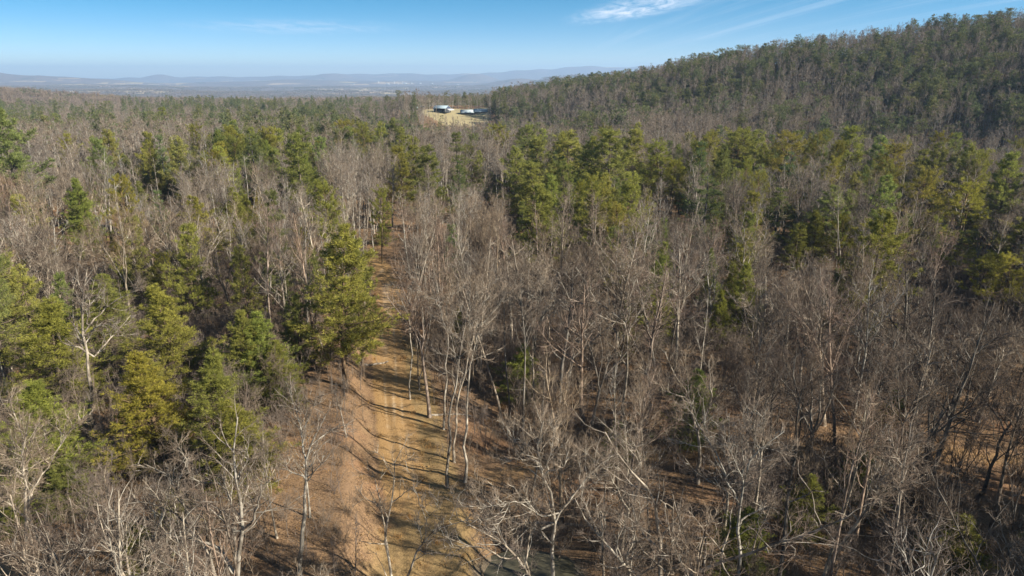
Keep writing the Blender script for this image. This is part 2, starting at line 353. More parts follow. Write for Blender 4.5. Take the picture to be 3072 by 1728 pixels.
PINES = [(-128.0,176.0,35,"W",13.5), (-80.8,216.7,26,'L',8.0), (-61.9,200.4,26,'W',11.6), (-66.5,218.0,19,'Y',8.9),
    (-102.0,160.2,20,'Y',7.6), (-103.9,161.3,16,'W',7.6), (-64.5,158.5,18,'Y',7.9), (-52.3,106.0,19,'W',6.1),
    (-42.6,103.6,15,'W',5.1), (-22.5,83.7,22,'W',9.0), (-21.4,90.2,21,'W',6.7), (-57.2,78.6,15.5,'Y',9.4),
    (-43.8,81.2,16,'Y',8.4), (-36.9,63.9,14,'Y',7.8), (-31.1,64.7,13,'Y',5.8), (-31.2,78.1,12,'Y',7.4),
    (-33.1,78.3,13,'Y',5.4), (-28.1,84.1,13,'W',5.2), (-46.8,59.9,13,'Y',7.8), (-61.2,95.5,14,'Y',8.9),
    (-70.5,94.0,16,'W',6.4), (-26.4,58.8,10,'Y',7.0), (-29.2,51.9,5,'Y',5.3), (-42.4,56.3,6,'Y',5.7),
    (-28.7,76.6,9,'Y',5.4), (-31.4,197.5,22,'W',8.6), (-22.5,184.2,24,'W',10.8), (-16.4,209.3,26,'S',6.1),
    (-15.3,195.7,19,'L',5.1), (-3.1,277.2,24,'V',9.6), (1.9,196.1,23,'W',9.7), (6.6,222.2,24,'W',12.2),
    (17.1,211.2,27,'W',15.3), (21.1,198.0,25,'W',11.5), (27.6,193.1,28,'W',16.8), (39.5,226.4,25,'W',11.8),
    (7.6,149.3,20,'Y',12.0), (6.7,187.9,20,'W',10.5), (42.7,200.6,23,'V',11.1), (44.6,158.0,20,'L',10.3),
    (75.1,235.0,25,'V',12.2), (83.3,237.5,25,'W',11.0), (83.7,209.6,26,'V',11.5), (44.4,191.8,20,'V',9.0),
    (69.8,153.5,13,'Y',6.9), (73.0,157.3,18,'W',9.3), (105.1,215.0,26,'W',11.8), (107.5,198.6,24,'V',9.2),
    (114.2,184.6,25,'W',9.2), (92.1,151.3,22,'V',8.1), (99.0,149.7,20,'V',8.9), (87.1,130.7,14,'V',9.5),
    (119.3,165.0,24,'W',8.7), (88.5,117.5,18,'V',7.8), (79.6,104.2,16,'V',6.4), (37.7,104.1,14,'Y',5.7),
    (32.8,101.8,10,'Y',3.8), (68.8,126.2,17,'V',9.1), (20.5,71.6,10,'Y',5.5), (1.2,88.4,9,'Y',5.6),
    (23.6,104.7,11,'Y',5.8), (19.5,49.6,7,'Y',4.4), (34.7,59.5,8,'Y',4.0), (40.0,64.7,10,'Y',3.8),
    (63.4,161.9,17,'L',8.6), (26.4,151.2,22,'W',8.0), (17.3,154.6,18,'W',8.3), (27.3,54.5,7,'Y',4.1),
    (38.1,49.5,6,'Y',4.4), (11.7,66.0,6,'Y',3.5), (78.6,110.2,14,'V',6.1), (-30.3,153.7,18,'V',4.6),
    (-33.5,172.4,6,'Y',4.1), (-211.5,422.5,28,'W',10.8), (-285.6,439.5,26,'W',7.5), (-68.1,287.8,24,'V',9.9),
    (-57.0,273.1,24,'V',7.8), (-37.7,238.9,24,'W',8.3), (-11.3,237.7,17,'W',5.5), (19.0,590.0,18,"W",9.0),
    (61.7,144.3,12,'W',6.1), (-6.3,227.9,12,'W',6.6), (-125.7,221.7,17,'Y',7.7), (-107.7,208.0,15,'Y',7.3),
    (-67.5,113.6,9,'Y',6.3), (-45.8,53.8,5,'Y',2.2)]
# ------------------------------------------------------------------ materials
def new_mat(name):
    m = bpy.data.materials.new(name)
    m.use_nodes = True
    t = NT(m.node_tree)
    out = t.n('ShaderNodeOutputMaterial')
    return m, t, out


def principled(t, out, rough=0.9, spec=0.1):
    p = t.n('ShaderNodeBsdfPrincipled')
    p.inputs['Roughness'].default_value = rough
    p.inputs['Specular IOR Level'].default_value = spec
    t.l(p.outputs[0], out.inputs['Surface'])
    return p


def wood_mat(name, dark, light, var_a, var_b, scale):
    """bark: streaky grey between two tones, each tree shifted towards var_a or var_b"""
    m, t, out = new_mat(name)
    p = principled(t, out, 0.92, 0.08)
    tc = t.n('ShaderNodeTexCoord')
    v = t.mapping(tc.outputs['Object'], scale=(1, 1, 0.35))
    n1 = t.noise(v, scale, 4.0, 0.65)
    n2 = t.noise(tc.outputs['Object'], 0.55, 2.0, 0.5)
    c = t.mix(t.smooth(n1, 0.32, 0.68), dark, light)
    oi = t.n('ShaderNodeObjectInfo')
    c = t.mix(1.0, c, t.mix(oi.outputs['Random'], var_a, var_b), 'MULTIPLY')
    c = t.mix(t.smooth(n2, 0.5, 0.75, 0.0, 0.45), c, dark)
    c = t.mix(1.0, c, oi.outputs['Color'], 'MULTIPLY')
    t.l(c, p.inputs['Base Color'])
    return m


M_BARK = wood_mat('grey_bark', (0.095, 0.079, 0.063), (0.43, 0.388, 0.325), (1.0, 0.94, 0.86), (0.86, 0.9, 0.92), 2.2)
M_TWIG = wood_mat('twig_bark', (0.100, 0.083, 0.066), (0.235, 0.199, 0.158), (1.10, 1.0, 0.87), (0.92, 0.88, 0.92), 1.1)
M_PINEBARK = wood_mat('pine_bark', (0.05, 0.036, 0.028), (0.17, 0.13, 0.105), (1.0, 1.0, 1.0), (0.8, 0.85, 0.9), 2.5)


def leaf_mat(name, c_dark, c_light, var_a, var_b, trans=0.25):
    m, t, out = new_mat(name)
    at = t.n('ShaderNodeAttribute', attribute_name='tone')
    oi = t.n('ShaderNodeObjectInfo')
    c = t.mix(at.outputs['Fac'], c_dark, c_light)
    c = t.mix(1.0, c, t.mix(oi.outputs['Random'], var_a, var_b), 'MULTIPLY')
    c = t.mix(1.0, c, oi.outputs['Color'], 'MULTIPLY')
    d = t.n('ShaderNodeBsdfDiffuse')
    t.l(c, d.inputs['Color'])
    tr = t.n('ShaderNodeBsdfTranslucent')
    t.l(c, tr.inputs['Color'])
    mx = t.n('ShaderNodeMixShader')
    mx.inputs[0].default_value = trans
    t.l(d.outputs[0], mx.inputs[1])
    t.l(tr.outputs[0], mx.inputs[2])
    t.l(mx.outputs[0], out.inputs['Surface'])
    return m


M_NEEDLE = leaf_mat('pine_needles', (0.095, 0.112, 0.042), (0.325, 0.325, 0.102), (1.10, 1.02, 0.82), (0.90, 0.98, 1.0), 0.42)
M_NEEDLE_DIM = leaf_mat('dimmed_grey_green_needles', (0.070, 0.080, 0.042), (0.215, 0.222, 0.095), (1.10, 1.02, 0.85), (0.88, 0.98, 1.0), 0.36)  # copy of the pine needles, darkened and greyed in colour for the shaded far hill
M_DRYLEAF = leaf_mat('dry_leaves', (0.19, 0.11, 0.05), (0.44, 0.28, 0.11), (1.1, 1.0, 0.9), (0.9, 0.95, 1.0), 0.35)


def plain_mat(name, col, rough=0.6, spec=0.3, metal=0.0, var=0.15, scale=1.5):
    m, t, out = new_mat(name)
    p = principled(t, out, rough, spec)
    p.inputs['Metallic'].default_value = metal
    tc = t.n('ShaderNodeTexCoord')
    n = t.noise(tc.outputs['Object'], scale, 5.0, 0.65)
    c = t.mix(n, tuple(x * (1 - var) for x in col), tuple(min(1, x * (1 + var)) for x in col))
    t.l(c, p.inputs['Base Color'])
    return m


# ------------------------------------------------------------------ mesh building, in bulk
class MB:
    """Collects vertices and faces as arrays; build() links them as one mesh object."""
    def __init__(self):
        self.v, self.f, self.m, self.tone = [], [], [], []
        self.nv = 0

    def add(self, verts, faces, mat=0, tone=None):
        verts = np.asarray(verts, np.float32).reshape(-1, 3)
        faces = np.asarray(faces, np.int64)
        self.v.append(verts)
        self.f.append(faces + self.nv)
        self.m.append(np.full(len(faces), mat, np.int32))
        self.tone.append(np.full(len(faces), 0.5, np.float32) if tone is None else np.asarray(tone, np.float32))
        self.nv += len(verts)

    def tubes(self, pts, rad, sides, mat=0, phase=0.4):
        """pts (N, n+1, 3), rad (N, n+1): N tapered tubes"""
        pts, rad = np.asarray(pts, float), np.asarray(rad, float)
        N, n1, _ = pts.shape
        if N == 0:
            return
        tan = np.empty_like(pts)
        tan[:, 1:-1] = pts[:, 2:] - pts[:, :-2]
        tan[:, 0] = pts[:, 1] - pts[:, 0]
        tan[:, -1] = pts[:, -1] - pts[:, -2]
        tan /= np.linalg.norm(tan, axis=2, keepdims=True) + 1e-9
        mean = pts[:, -1] - pts[:, 0]
        mean /= np.linalg.norm(mean, axis=1, keepdims=True) + 1e-9
        ref = np.where(np.abs(mean[:, 2:3]) > 0.7, np.array([[1.0, 0.13, 0]]), np.array([[0.0, 0.1, 1.0]]))
        u = np.cross(tan, ref[:, None, :])
        u /= np.linalg.norm(u, axis=2, keepdims=True) + 1e-9
        v = np.cross(tan, u)
        a = np.arange(sides) * 2 * np.pi / sides + phase
        ring = u[:, :, None, :] * np.cos(a)[None, None, :, None] + v[:, :, None, :] * np.sin(a)[None, None, :, None]
        V = pts[:, :, None, :] + ring * rad[:, :, None, None]
        idx = np.arange(N * n1 * sides).reshape(N, n1, sides)
        A, B = idx[:, :-1, :], idx[:, 1:, :]
        A2, B2 = np.roll(A, -1, 2), np.roll(B, -1, 2)
        F = np.stack([A, B, B2, A2], -1).reshape(-1, 4)
        self.add(V.reshape(-1, 3), F[:, ::-1], mat)

    def spikes(self, pts, rad, mat=0):
        """pts (N, 3, 3): bent three-sided twigs ending in a point"""
        N = len(pts)
        if N == 0:
            return
        d = pts[:, 2] - pts[:, 0]
        d /= np.linalg.norm(d, axis=1, keepdims=True) + 1e-9
        ref = np.where(np.abs(d[:, 2:3]) > 0.7, np.array([[1.0, 0.13, 0]]), np.array([[0.0, 0.1, 1.0]]))
        u = np.cross(d, ref)
        u /= np.linalg.norm(u, axis=1, keepdims=True) + 1e-9
        v = np.cross(d, u)
        a = np.arange(3) * 2 * np.pi / 3
        ring = u[:, None] * np.cos(a)[None, :, None] + v[:, None] * np.sin(a)[None, :, None]
        r0 = pts[:, 0][:, None] + ring * rad[:, None, None]
        r1 = pts[:, 1][:, None] + ring * rad[:, None, None] * 0.72
        V = np.concatenate([r0, r1, pts[:, 2][:, None]], 1)          # 7 verts
        i = np.arange(N)[:, None] * 7
        q = []
        for k in range(3):
            k2 = (k + 1) % 3
            q.append(np.concatenate([i + k, i + k2, i + 3 + k2], 1))
            q.append(np.concatenate([i + k, i + 3 + k2, i + 3 + k], 1))
            q.append(np.concatenate([i + 3 + k, i + 3 + k2, i + 6], 1))
        self.add(V.reshape(-1, 3), np.concatenate(q), mat)

    def blades(self, p, d, ln, wd, rng, mat=0, tone=None, leaf=False):
        """narrow triangles (needle sprays) or kites (leaves) at p pointing along d"""
        N = len(p)
        if N == 0:
            return
        r = rng.normal(size=(N, 3))
        s = np.cross(d, r)
        s /= np.linalg.norm(s, axis=1, keepdims=True) + 1e-9
        w2 = (wd * 0.5)[:, None]
        tip = p + d * ln[:, None]
        if leaf:
            mid = p + d * ln[:, None] * 0.45
            V = np.stack([p, mid + s * w2, tip, mid - s * w2], 1)
            F = np.arange(N * 4).reshape(N, 4)
        else:
            V = np.stack([p + d * ln[:, None] * 0.12 + s * w2, tip, p + d * ln[:, None] * 0.12 - s * w2], 1)
            F = np.arange(N * 3).reshape(N, 3)
        self.add(V.reshape(-1, 3), F, mat, tone)

    def box(self, c, size, rz=0.0, mat=0):
        x, y, z = size[0] / 2, size[1] / 2, size[2] / 2
        v = np.array([(-x, -y, -z), (x, -y, -z), (x, y, -z), (-x, y, -z), (-x, -y, z), (x, -y, z), (x, y, z), (-x, y, z)])
        cs, sn = math.cos(rz), math.sin(rz)
        v = np.stack([v[:, 0] * cs - v[:, 1] * sn, v[:, 0] * sn + v[:, 1] * cs, v[:, 2]], 1) + np.array(c)
        self.add(v, [(0, 3, 2, 1), (4, 5, 6, 7), (0, 1, 5, 4), (1, 2, 6, 5), (2, 3, 7, 6), (3, 0, 4, 7)], mat)

    def mesh(self, name, mats, smooth=False):
        me = bpy.data.meshes.new(name)
        V = np.concatenate(self.v)
        sizes = np.concatenate([np.full(len(f), f.shape[1], np.int32) for f in self.f])
        loops = np.concatenate([f.ravel() for f in self.f]).astype(np.int32)
        me.vertices.add(len(V))
        me.vertices.foreach_set('co', V.ravel())
        me.loops.add(len(loops))
        me.loops.foreach_set('vertex_index', loops)
        me.polygons.add(len(sizes))
        st = np.concatenate([[0], np.cumsum(sizes)[:-1]]).astype(np.int32)
        me.polygons.foreach_set('loop_start', st)
        me.polygons.foreach_set('material_index', np.concatenate(self.m))
        me.update(calc_edges=True)
        a = me.attributes.new('tone', 'FLOAT', 'FACE')
        a.data.foreach_set('value', np.concatenate(self.tone))
        if smooth:
            me.polygons.foreach_set('use_smooth', np.ones(len(sizes), bool))
        for m in mats:
            me.materials.append(m)
        me.validate()
        return me


def obj(name, me, parent=None, loc=None, link=True):
    o = bpy.data.objects.new(name, me)
    if link:
        C.objects.link(o)
    if parent is not None:
        o.parent = parent
    if loc is not None:
        o.location = loc
    return o


def tag(o, label=None, cat=None, group=None, kind=None):
    if label:
        o['label'] = label
    if cat:
        o['category'] = cat
    if group:
        o['group'] = group
    if kind:
        o['kind'] = kind
    return o


# ------------------------------------------------------------------ bare trees
def resample(P, n):
    P = np.asarray(P, float)
    s = np.concatenate([[0], np.cumsum(np.linalg.norm(np.diff(P, axis=0), axis=1))])
    q = np.linspace(0, s[-1], n + 1)
    return np.stack([np.interp(q, s, P[:, k]) for k in range(3)], 1)


def unit(v):
    return v / (np.linalg.norm(v, axis=-1, keepdims=True) + 1e-9)


def grow(rng, start, d, L, r0, n, wob, up, tip=0.3):
    """N branches grown step by step: returns pts (N, n+1, 3), rad (N, n+1)"""
    N = len(start)
    pts = np.empty((N, n + 1, 3))
    pts[:, 0] = start
    cur = d.copy()
    for k in range(n):
        cur = unit(cur + rng.normal(size=(N, 3)) * wob + np.array([0, 0, up]))
        pts[:, k + 1] = pts[:, k] + cur * (L / n)[:, None]
    rad = r0[:, None] * np.linspace(1, tip, n + 1)[None]
    return pts, rad


def spawn(rng, pts, rad, per, t0, t1, ang0, ang1, lenf, rfac, power=1.0):
    """children along parents; returns start, direction, length, radius"""
    N, n1, _ = pts.shape
    n = n1 - 1
    plen = np.linalg.norm(np.diff(pts, axis=1), axis=2).sum(1)
    cnt = np.maximum(1, rng.poisson(np.broadcast_to(per, (N,))))
    i = np.repeat(np.arange(N), cnt)
    t = t0 + (t1 - t0) * rng.uniform(size=len(i)) ** power
    f = t * n
    k = np.minimum(f.astype(int), n - 1)
    fr = (f - k)[:, None]
    p = pts[i, k] * (1 - fr) + pts[i, k + 1] * fr
    tg = unit(pts[i, k + 1] - pts[i, k])
    r = rad[i, k] * (1 - fr[:, 0]) + rad[i, k + 1] * fr[:, 0]
    a = np.radians(rng.uniform(ang0, ang1, len(i)))
    side = unit(np.cross(tg, rng.normal(size=(len(i), 3))))
    d = unit(tg * np.cos(a)[:, None] + side * np.sin(a)[:, None])
    L = lenf(t, plen[i], rng)
    return p, d, L, np.minimum(r * 0.8, r * rfac * rng.uniform(0.8, 1.2, len(i)))


def twig_levels(rng, levels, crown, trunk, dens=1.0, fine=1.0, leaves=0):
    """levels: list of (pts, rad) of limbs already grown (level 1); adds branches, branchlets and twigs"""
    l2 = []
    for pts, rad in levels:
        plen = np.linalg.norm(np.diff(pts, axis=1), axis=2).sum(1)
        s, d, L, r = spawn(rng, pts, rad, 1.5 + plen * 1.15 * dens, 0.18, 1.0, 25, 60, lambda t, pl, g: (0.26 * pl + 0.7) * (1.15 - 0.65 * t) * g.uniform(0.6, 1.25, len(t)), 0.55)
        p2 = grow(rng, s, d, L, np.clip(r, 0.022, 0.08), 4, 0.20, 0.10, 0.42)
        l2.append(p2)
    l3s = []
    for pts, rad in l2:
        crown.tubes(pts, rad, 4, 1)
        plen = np.linalg.norm(np.diff(pts, axis=1), axis=2).sum(1)
        s, d, L, r = spawn(rng, pts, rad, 1.4 + plen * 2.0 * dens, 0.12, 1.0, 22, 58, lambda t, pl, g: (0.28 * pl + 0.42) * (1.1 - 0.5 * t) * g.uniform(0.6, 1.3, len(t)), 0.6)
        p3 = grow(rng, s, d, L, np.clip(r, 0.012, 0.026) * fine, 3, 0.22, 0.09, 0.5)
        l3s.append(p3)
    for pts, rad in l3s + [(p[:, 2:], r[:, 2:]) for p, r in l2]:
        if pts.shape[1] == 4:
            crown.tubes(pts, rad, 3, 0)
        plen = np.linalg.norm(np.diff(pts, axis=1), axis=2).sum(1)
        s, d, L, r = spawn(rng, pts, rad, 1.6 + plen * 2.6 * dens, 0.1, 1.0, 18, 55, lambda t, pl, g: (0.22 * pl + 0.38) * g.uniform(0.6, 1.4, len(t)), 0.8)
        p4, _ = grow(rng, s, d, L, r, 2, 0.22, 0.10)
        crown.spikes(p4, np.clip(r, 0.0095, 0.014) * fine, 0)
        if leaves:
            k = rng.uniform(size=len(p4)) < leaves
            q = p4[k]
            for e in (1, 2):
                dd = unit(rng.normal(size=(len(q), 3)) + np.array([0, 0, -0.5]))
                crown.blades(q[:, e], dd, rng.uniform(0.07, 0.13, len(q)), rng.uniform(0.05, 0.085, len(q)), rng, 2, rng.uniform(0, 1, len(q)), leaf=True)


def bare_tree(seed, H, r0, style='forest', dens=1.0, fine=1.0, leaves=0):
    rng = np.random.RandomState(seed)
    trunk, crown = MB(), MB()
    n = 12
    lean = rng.normal(size=2) * 0.05
    if style == 'slender':
        stems = [(1.0, np.array([lean[0], lean[1], 1.0]), 0.96)]
    elif style == 'forked':
        a = rng.uniform(0, 6.28)
        stems = [(1.0, np.array([0.05 * math.cos(a), 0.05 * math.sin(a), 1.0]), 0.93)]
    else:
        stems = [(1.0, np.array([lean[0], lean[1], 1.0]), 0.92)]
    d0 = unit(np.array([stems[0][1]]))
    tp, tr = grow(rng, np.zeros((1, 3)), d0, np.array([H * stems[0][2]]), np.array([r0]), n, 0.035, 0.03, 0.16)
    tr[0] *= 1 + 0.45 * np.exp(-np.linspace(0, n, n + 1) * 1.5)
    limbs = []
    if style == 'forked':
        tf = rng.uniform(0.30, 0.48)
        kf = int(tf * n)
        base = tp[:, :kf + 1]
        trunk.tubes(base, tr[:, :kf + 1], 8, 0)
        m = rng.randint(2, 5)
        s = np.repeat(tp[:, kf], m, 0)
        az = rng.uniform(0, 6.28) + np.arange(m) * 6.28 / m + rng.normal(size=m) * 0.3
        sl = rng.uniform(0.22, 0.55, m)
        d = unit(np.stack([np.cos(az) * sl, np.sin(az) * sl, np.ones(m)], 1))
        lp, lr = grow(rng, s, d, H * (1 - tf) * rng.uniform(0.78, 1.05, m), np.full(m, tr[0, kf] * 0.74) * rng.uniform(0.8, 1, m), 8, 0.11, 0.05, 0.2)
        trunk.tubes(lp, lr, 7, 0)
        limbs.append((lp, lr))
        s, d, L, r = spawn(rng, lp, lr, 6.5 * dens, 0.15, 0.95, 28, 62, lambda t, pl, g: pl * (0.62 - 0.38 * t) * g.uniform(0.6, 1.1, len(t)), 0.6)
        p, q = grow(rng, s, d, L, np.clip(r, 0.03, 0.12), 6, 0.15, 0.10, 0.3)
        trunk.tubes(p, q, 5, 0)
        limbs.append((p, q))
    else:
        trunk.tubes(tp, tr, 8, 0)
        t0 = {'forest': 0.42, 'slender': 0.56, 'spreading': 0.28}[style]
        per = {'forest': 17, 'slender': 11, 'spreading': 19}[style]
        span = {'forest': 0.36, 'slender': 0.26, 'spreading': 0.46}[style]
        s, d, L, r = spawn(rng, tp, tr, per * dens, t0, 0.97, 24, 55, lambda t, pl, g: pl * span * (1.12 - 0.80 * (t - t0) / (1 - t0)) * g.uniform(0.55, 1.12, len(t)), 0.5)
        p, q = grow(rng, s, d, L, np.clip(r, 0.03, 0.13), 7, 0.13, 0.11, 0.28)
        trunk.tubes(p, q, 5, 0)
        limbs.append((p, q))
        limbs.append((tp[:, 8:], tr[:, 8:]))
        # a few dead stubs low on the trunk
        s, d, L, r = spawn(rng, tp, tr, 3, 0.15, t0, 60, 100, lambda t, pl, g: g.uniform(0.5, 1.9, len(t)), 0.2)
        p, q = grow(rng, s, d, L, np.clip(r, 0.02, 0.04), 3, 0.12, 0.0, 0.3)
        trunk.tubes(p, q, 4, 0)
    twig_levels(rng, limbs, crown, trunk, dens, fine, leaves)
    return trunk, crown


def hero_tree(seed, r0, main, limbs, dens=1.0):
    """a tree whose trunk and big limbs follow given outlines (x, z); depth wanders in and out"""
    rng = np.random.RandomState(seed)
    trunk, crown = MB(), MB()

    def lift(P, start=None, amp=0.35):
        P = np.array(P, float)
        q = resample(np.stack([P[:, 0], np.zeros(len(P)), P[:, 1]], 1), 10)
        s = np.linspace(0, 1, 11)
        L = np.linalg.norm(np.diff(q, axis=0), axis=1).sum()
        y = L * amp * (rng.normal() * s + 0.35 * rng.normal() * np.sin(s * 3.0))
        q[:, 1] = y
        jit = rng.normal(size=q.shape) * L * 0.006
        jit[0] = 0
        return q + jit

    mp = lift(main, amp=0.10)
    mr = 0.88 * r0 * (1 - 0.86 * np.linspace(0, 1, 11) ** 0.9)
    mr[0] *= 1.35
    trunk.tubes(mp[None], mr[None], 9, 0)
    lv, done = [], [(mp, mr)]
    for Lm in limbs:
        q = lift(Lm, amp=0.28)
        best = None
        for p, r in done:
            dd = np.hypot(p[:, 0] - q[0, 0], p[:, 2] - q[0, 2])
            k = int(dd.argmin())
            if best is None or dd[k] < best[0]:
                best = (dd[k], p[k], r[k])
        q = q + np.array([0, best[1][1], 0])
        q[0] = best[1]
        rr = min(best[2] * 0.78, 0.17) * np.linspace(1, 0.22, 11)
        trunk.tubes(q[None], rr[None], 7, 0)
        done.append((q, rr))
        lv.append((q[None], rr[None]))
    lv.append((mp[None][:, 5:], mr[None][:, 5:]))
    P = np.concatenate([a for a, _ in lv if a.shape[1] == 11] + [mp[None]])
    Q = np.concatenate([b for a, b in lv if a.shape[1] == 11] + [mr[None]])
    s, d, L, r = spawn(rng, P, Q, 5.0 * dens, 0.3, 0.95, 28, 65, lambda t, pl, g: np.minimum(pl, 9) * (0.5 - 0.25 * t) * g.uniform(0.6, 1.1, len(t)), 0.5)
    p, q = grow(rng, s, d, L, np.clip(r, 0.022, 0.07), 6, 0.16, 0.10, 0.3)
    trunk.tubes(p, q, 5, 0)
    lv.append((p, q))
    twig_levels(rng, lv, crown, trunk, 1.0 * dens, 1.0)
    return trunk, crown


# ------------------------------------------------------------------ pines
PINE_KINDS = {
    # crown base, half width / height, power of the outline, spacing of whorls, elevation low/top, needle length, irregularity
    'W': dict(cb=0.20, wr=0.24, pw=0.66, sp=0.60, e0=-8, e1=50, nl=0.40, irr=0.50),
    'L': dict(cb=0.20, wr=0.19, pw=0.85, sp=0.85, e0=-8, e1=40, nl=0.36, irr=0.25),
    'V': dict(cb=0.50, wr=0.215, pw=0.50, sp=0.55, e0=5, e1=50, nl=0.30, irr=0.5),
    'Y': dict(cb=0.05, wr=0.28, pw=0.90, sp=0.42, e0=2, e1=55, nl=0.34, irr=0.42),
    'S': dict(cb=0.25, wr=0.12, pw=0.70, sp=0.80, e0=-12, e1=35, nl=0.34, irr=0.30),
}


def pine_tree(seed, kind, H=20.0, lod=0):
    rng = np.random.RandomState(seed)
    K = PINE_KINDS[kind]
    trunk, crown = MB(), MB()
    n = 12
    r0 = 0.0115 * H + 0.02
    tp, tr = grow(rng, np.zeros((1, 3)), unit(np.array([[rng.normal() * 0.03, rng.normal() * 0.03, 1]])), np.array([H * 0.98]), np.array([r0]), n,
                  0.045 if kind == 'V' else 0.015, 0.04, 0.1)
    trunk.tubes(tp, tr, 8 if lod == 0 else 4, 0)
    zs = np.arange(K['cb'] * H, H * 0.965, K['sp'] * H / 20 * (1 if lod == 0 else 1.9))
    zs = zs + rng.normal(size=len(zs)) * 0.12
    starts, dirs, lens = [], [], []
    for z in zs:
        u = np.clip((z / H - K['cb']) / (1 - K['cb']), 0, 1)
        m = rng.randint(3, 7)
        prof = (1 - u) ** K['pw']
        low = min(1.0, 0.62 + u * 2.2)
        a0 = rng.uniform(0, 6.28)
        wh = rng.uniform(0.75, 1.1)
        for q in range(m):
            if rng.uniform() < 0.10:
                continue
            lobe = 1 + 0.30 * math.sin(2 * (a0 + q * 6.283 / m) + z * 0.9 + seed) + 0.16 * math.sin(z * 2.1 + seed)
            L = H * K['wr'] * lobe * prof * low * wh * rng.uniform(1 - K['irr'], 1 + K['irr'] * 0.5) + 0.35
            e = R(K['e0'] + (K['e1'] - K['e0']) * u + rng.normal() * 7)
            a = a0 + q * 6.283 / m + rng.normal() * 0.25
            f = z / (H * 0.98) * n
            k = min(int(f), n - 1)
            starts.append(tp[0, k] + (tp[0, k + 1] - tp[0, k]) * (f - k))
            dirs.append((math.cos(a) * math.cos(e), math.sin(a) * math.cos(e), math.sin(e)))
            lens.append(L)
    starts, dirs, lens = np.array(starts), np.array(dirs), np.array(lens)
    bp, br = grow(rng, starts, dirs, lens, np.clip(lens * 0.014, 0.02, 0.08), 5, 0.07, 0.055, 0.3)
    if lod == 0:
        crown.tubes(bp, br, 4, 0)
    # sub-branches, flat to the sides of each branch
    s, d, L, r = spawn(rng, bp, br, lens * (3.4 if lod == 0 else 1.3) + 2, 0.22 if kind != 'V' else 0.42, 1.0, 30, 62, lambda t, pl, g: (0.34 * pl * (1.05 - t) + 0.34) * g.uniform(0.6, 1.25, len(t)), 0.5)
    d = unit(d * np.array([1, 1, 0.55]) + np.array([0, 0, 0.14]))
    sp_, sr = grow(rng, s, d, L, np.clip(r, 0.008, 0.02), 3, 0.10, 0.05, 0.5)
    if lod == 0:
        crown.tubes(sp_, sr, 3, 0)
    # needle sprays
    tuft_p = [sp_[:, 1], sp_[:, 2], sp_[:, 3], bp[:, 5], bp[:, 4]]
    tuft_d = [sp_[:, 2] - sp_[:, 1], sp_[:, 3] - sp_[:, 2], sp_[:, 3] - sp_[:, 2], bp[:, 5] - bp[:, 4], bp[:, 5] - bp[:, 4]]
    P = np.concatenate(tuft_p)
    D = unit(np.concatenate(tuft_d))
    if lod:
        keep = rng.uniform(size=len(P)) < 0.62
        P, D = P[keep], D[keep]
    m = 8 if lod == 0 else 3
    tuft_tone = np.clip(rng.normal(0.5, 0.22, len(P)), 0, 1)
    P, D, T = np.repeat(P, m, 0), np.repeat(D, m, 0), np.repeat(tuft_tone, m)
    P = P + rng.normal(size=P.shape) * (0.07 if lod == 0 else 0.22)
    dd = unit(D * 0.75 + rng.normal(size=P.shape) * 0.62 + np.array([0, 0, 0.28]))
    nl = K['nl'] * (1.0 if lod == 0 else 2.0)
    crown.blades(P, dd, nl * rng.uniform(0.7, 1.25, len(P)), nl * (0.155 if lod == 0 else 0.26) * rng.uniform(0.8, 1.3, len(P)), rng, 1, np.clip(T + rng.normal(size=len(P)) * 0.15, 0, 1))
    if kind == 'V' and lod == 0:
        s, d, L, r = spawn(rng, tp, tr, 9, 0.2, 0.5, 60, 100, lambda t, pl, g: g.uniform(0.5, 2.2, len(t)), 0.2)
        p, q = grow(rng, s, d, L, np.clip(r, 0.015, 0.03), 3, 0.15, 0.0, 0.3)
        trunk.tubes(p, q, 3, 0)
    return trunk, crown


def clump(seed, n, size, pine_share):
    """a low, coarse patch of distant wood"""
    rng = np.random.RandomState(seed)
    mb = MB()
    for k in range(n):
        x, y = rng.uniform(-size, size, 2)
        h = rng.uniform(13, 20)
        if rng.uniform() < pine_share:
            m = 46
            u = rng.uniform(0.15, 1, m)
            a = rng.uniform(0, 6.28, m)
            rr = (1 - u) ** 0.7 * 4.2 * rng.uniform(0.4, 1, m)
            p = np.stack([x + rr * np.cos(a), y + rr * np.sin(a), u * h], 1)
            d = unit(np.stack([np.cos(a), np.sin(a), np.full(m, 0.5)], 1) + rng.normal(size=(m, 3)) * 0.4)
            mb.blades(p, d, rng.uniform(1.6, 2.6, m), rng.uniform(0.9, 1.5, m), rng, 1, rng.uniform(0, 0.7, m))
        else:
            m = 40
            a = rng.uniform(0, 6.28, m)
            p0 = np.stack([np.full(m, x), np.full(m, y), h * rng.uniform(0.3, 0.7, m)], 1)
            d = unit(np.stack([np.cos(a) * 0.55, np.sin(a) * 0.55, rng.uniform(0.5, 1.2, m)], 1))
            p, r = grow(rng, p0, d, h * rng.uniform(0.25, 0.45, m), np.full(m, 0.16), 2, 0.15, 0.05)
            mb.spikes(p, np.full(m, 0.15), 0)
            mb.tubes(np.array([[(x, y, 0), (x, y, h * 0.6)]]), np.array([[0.22, 0.15]]), 3, 0)
    return mb


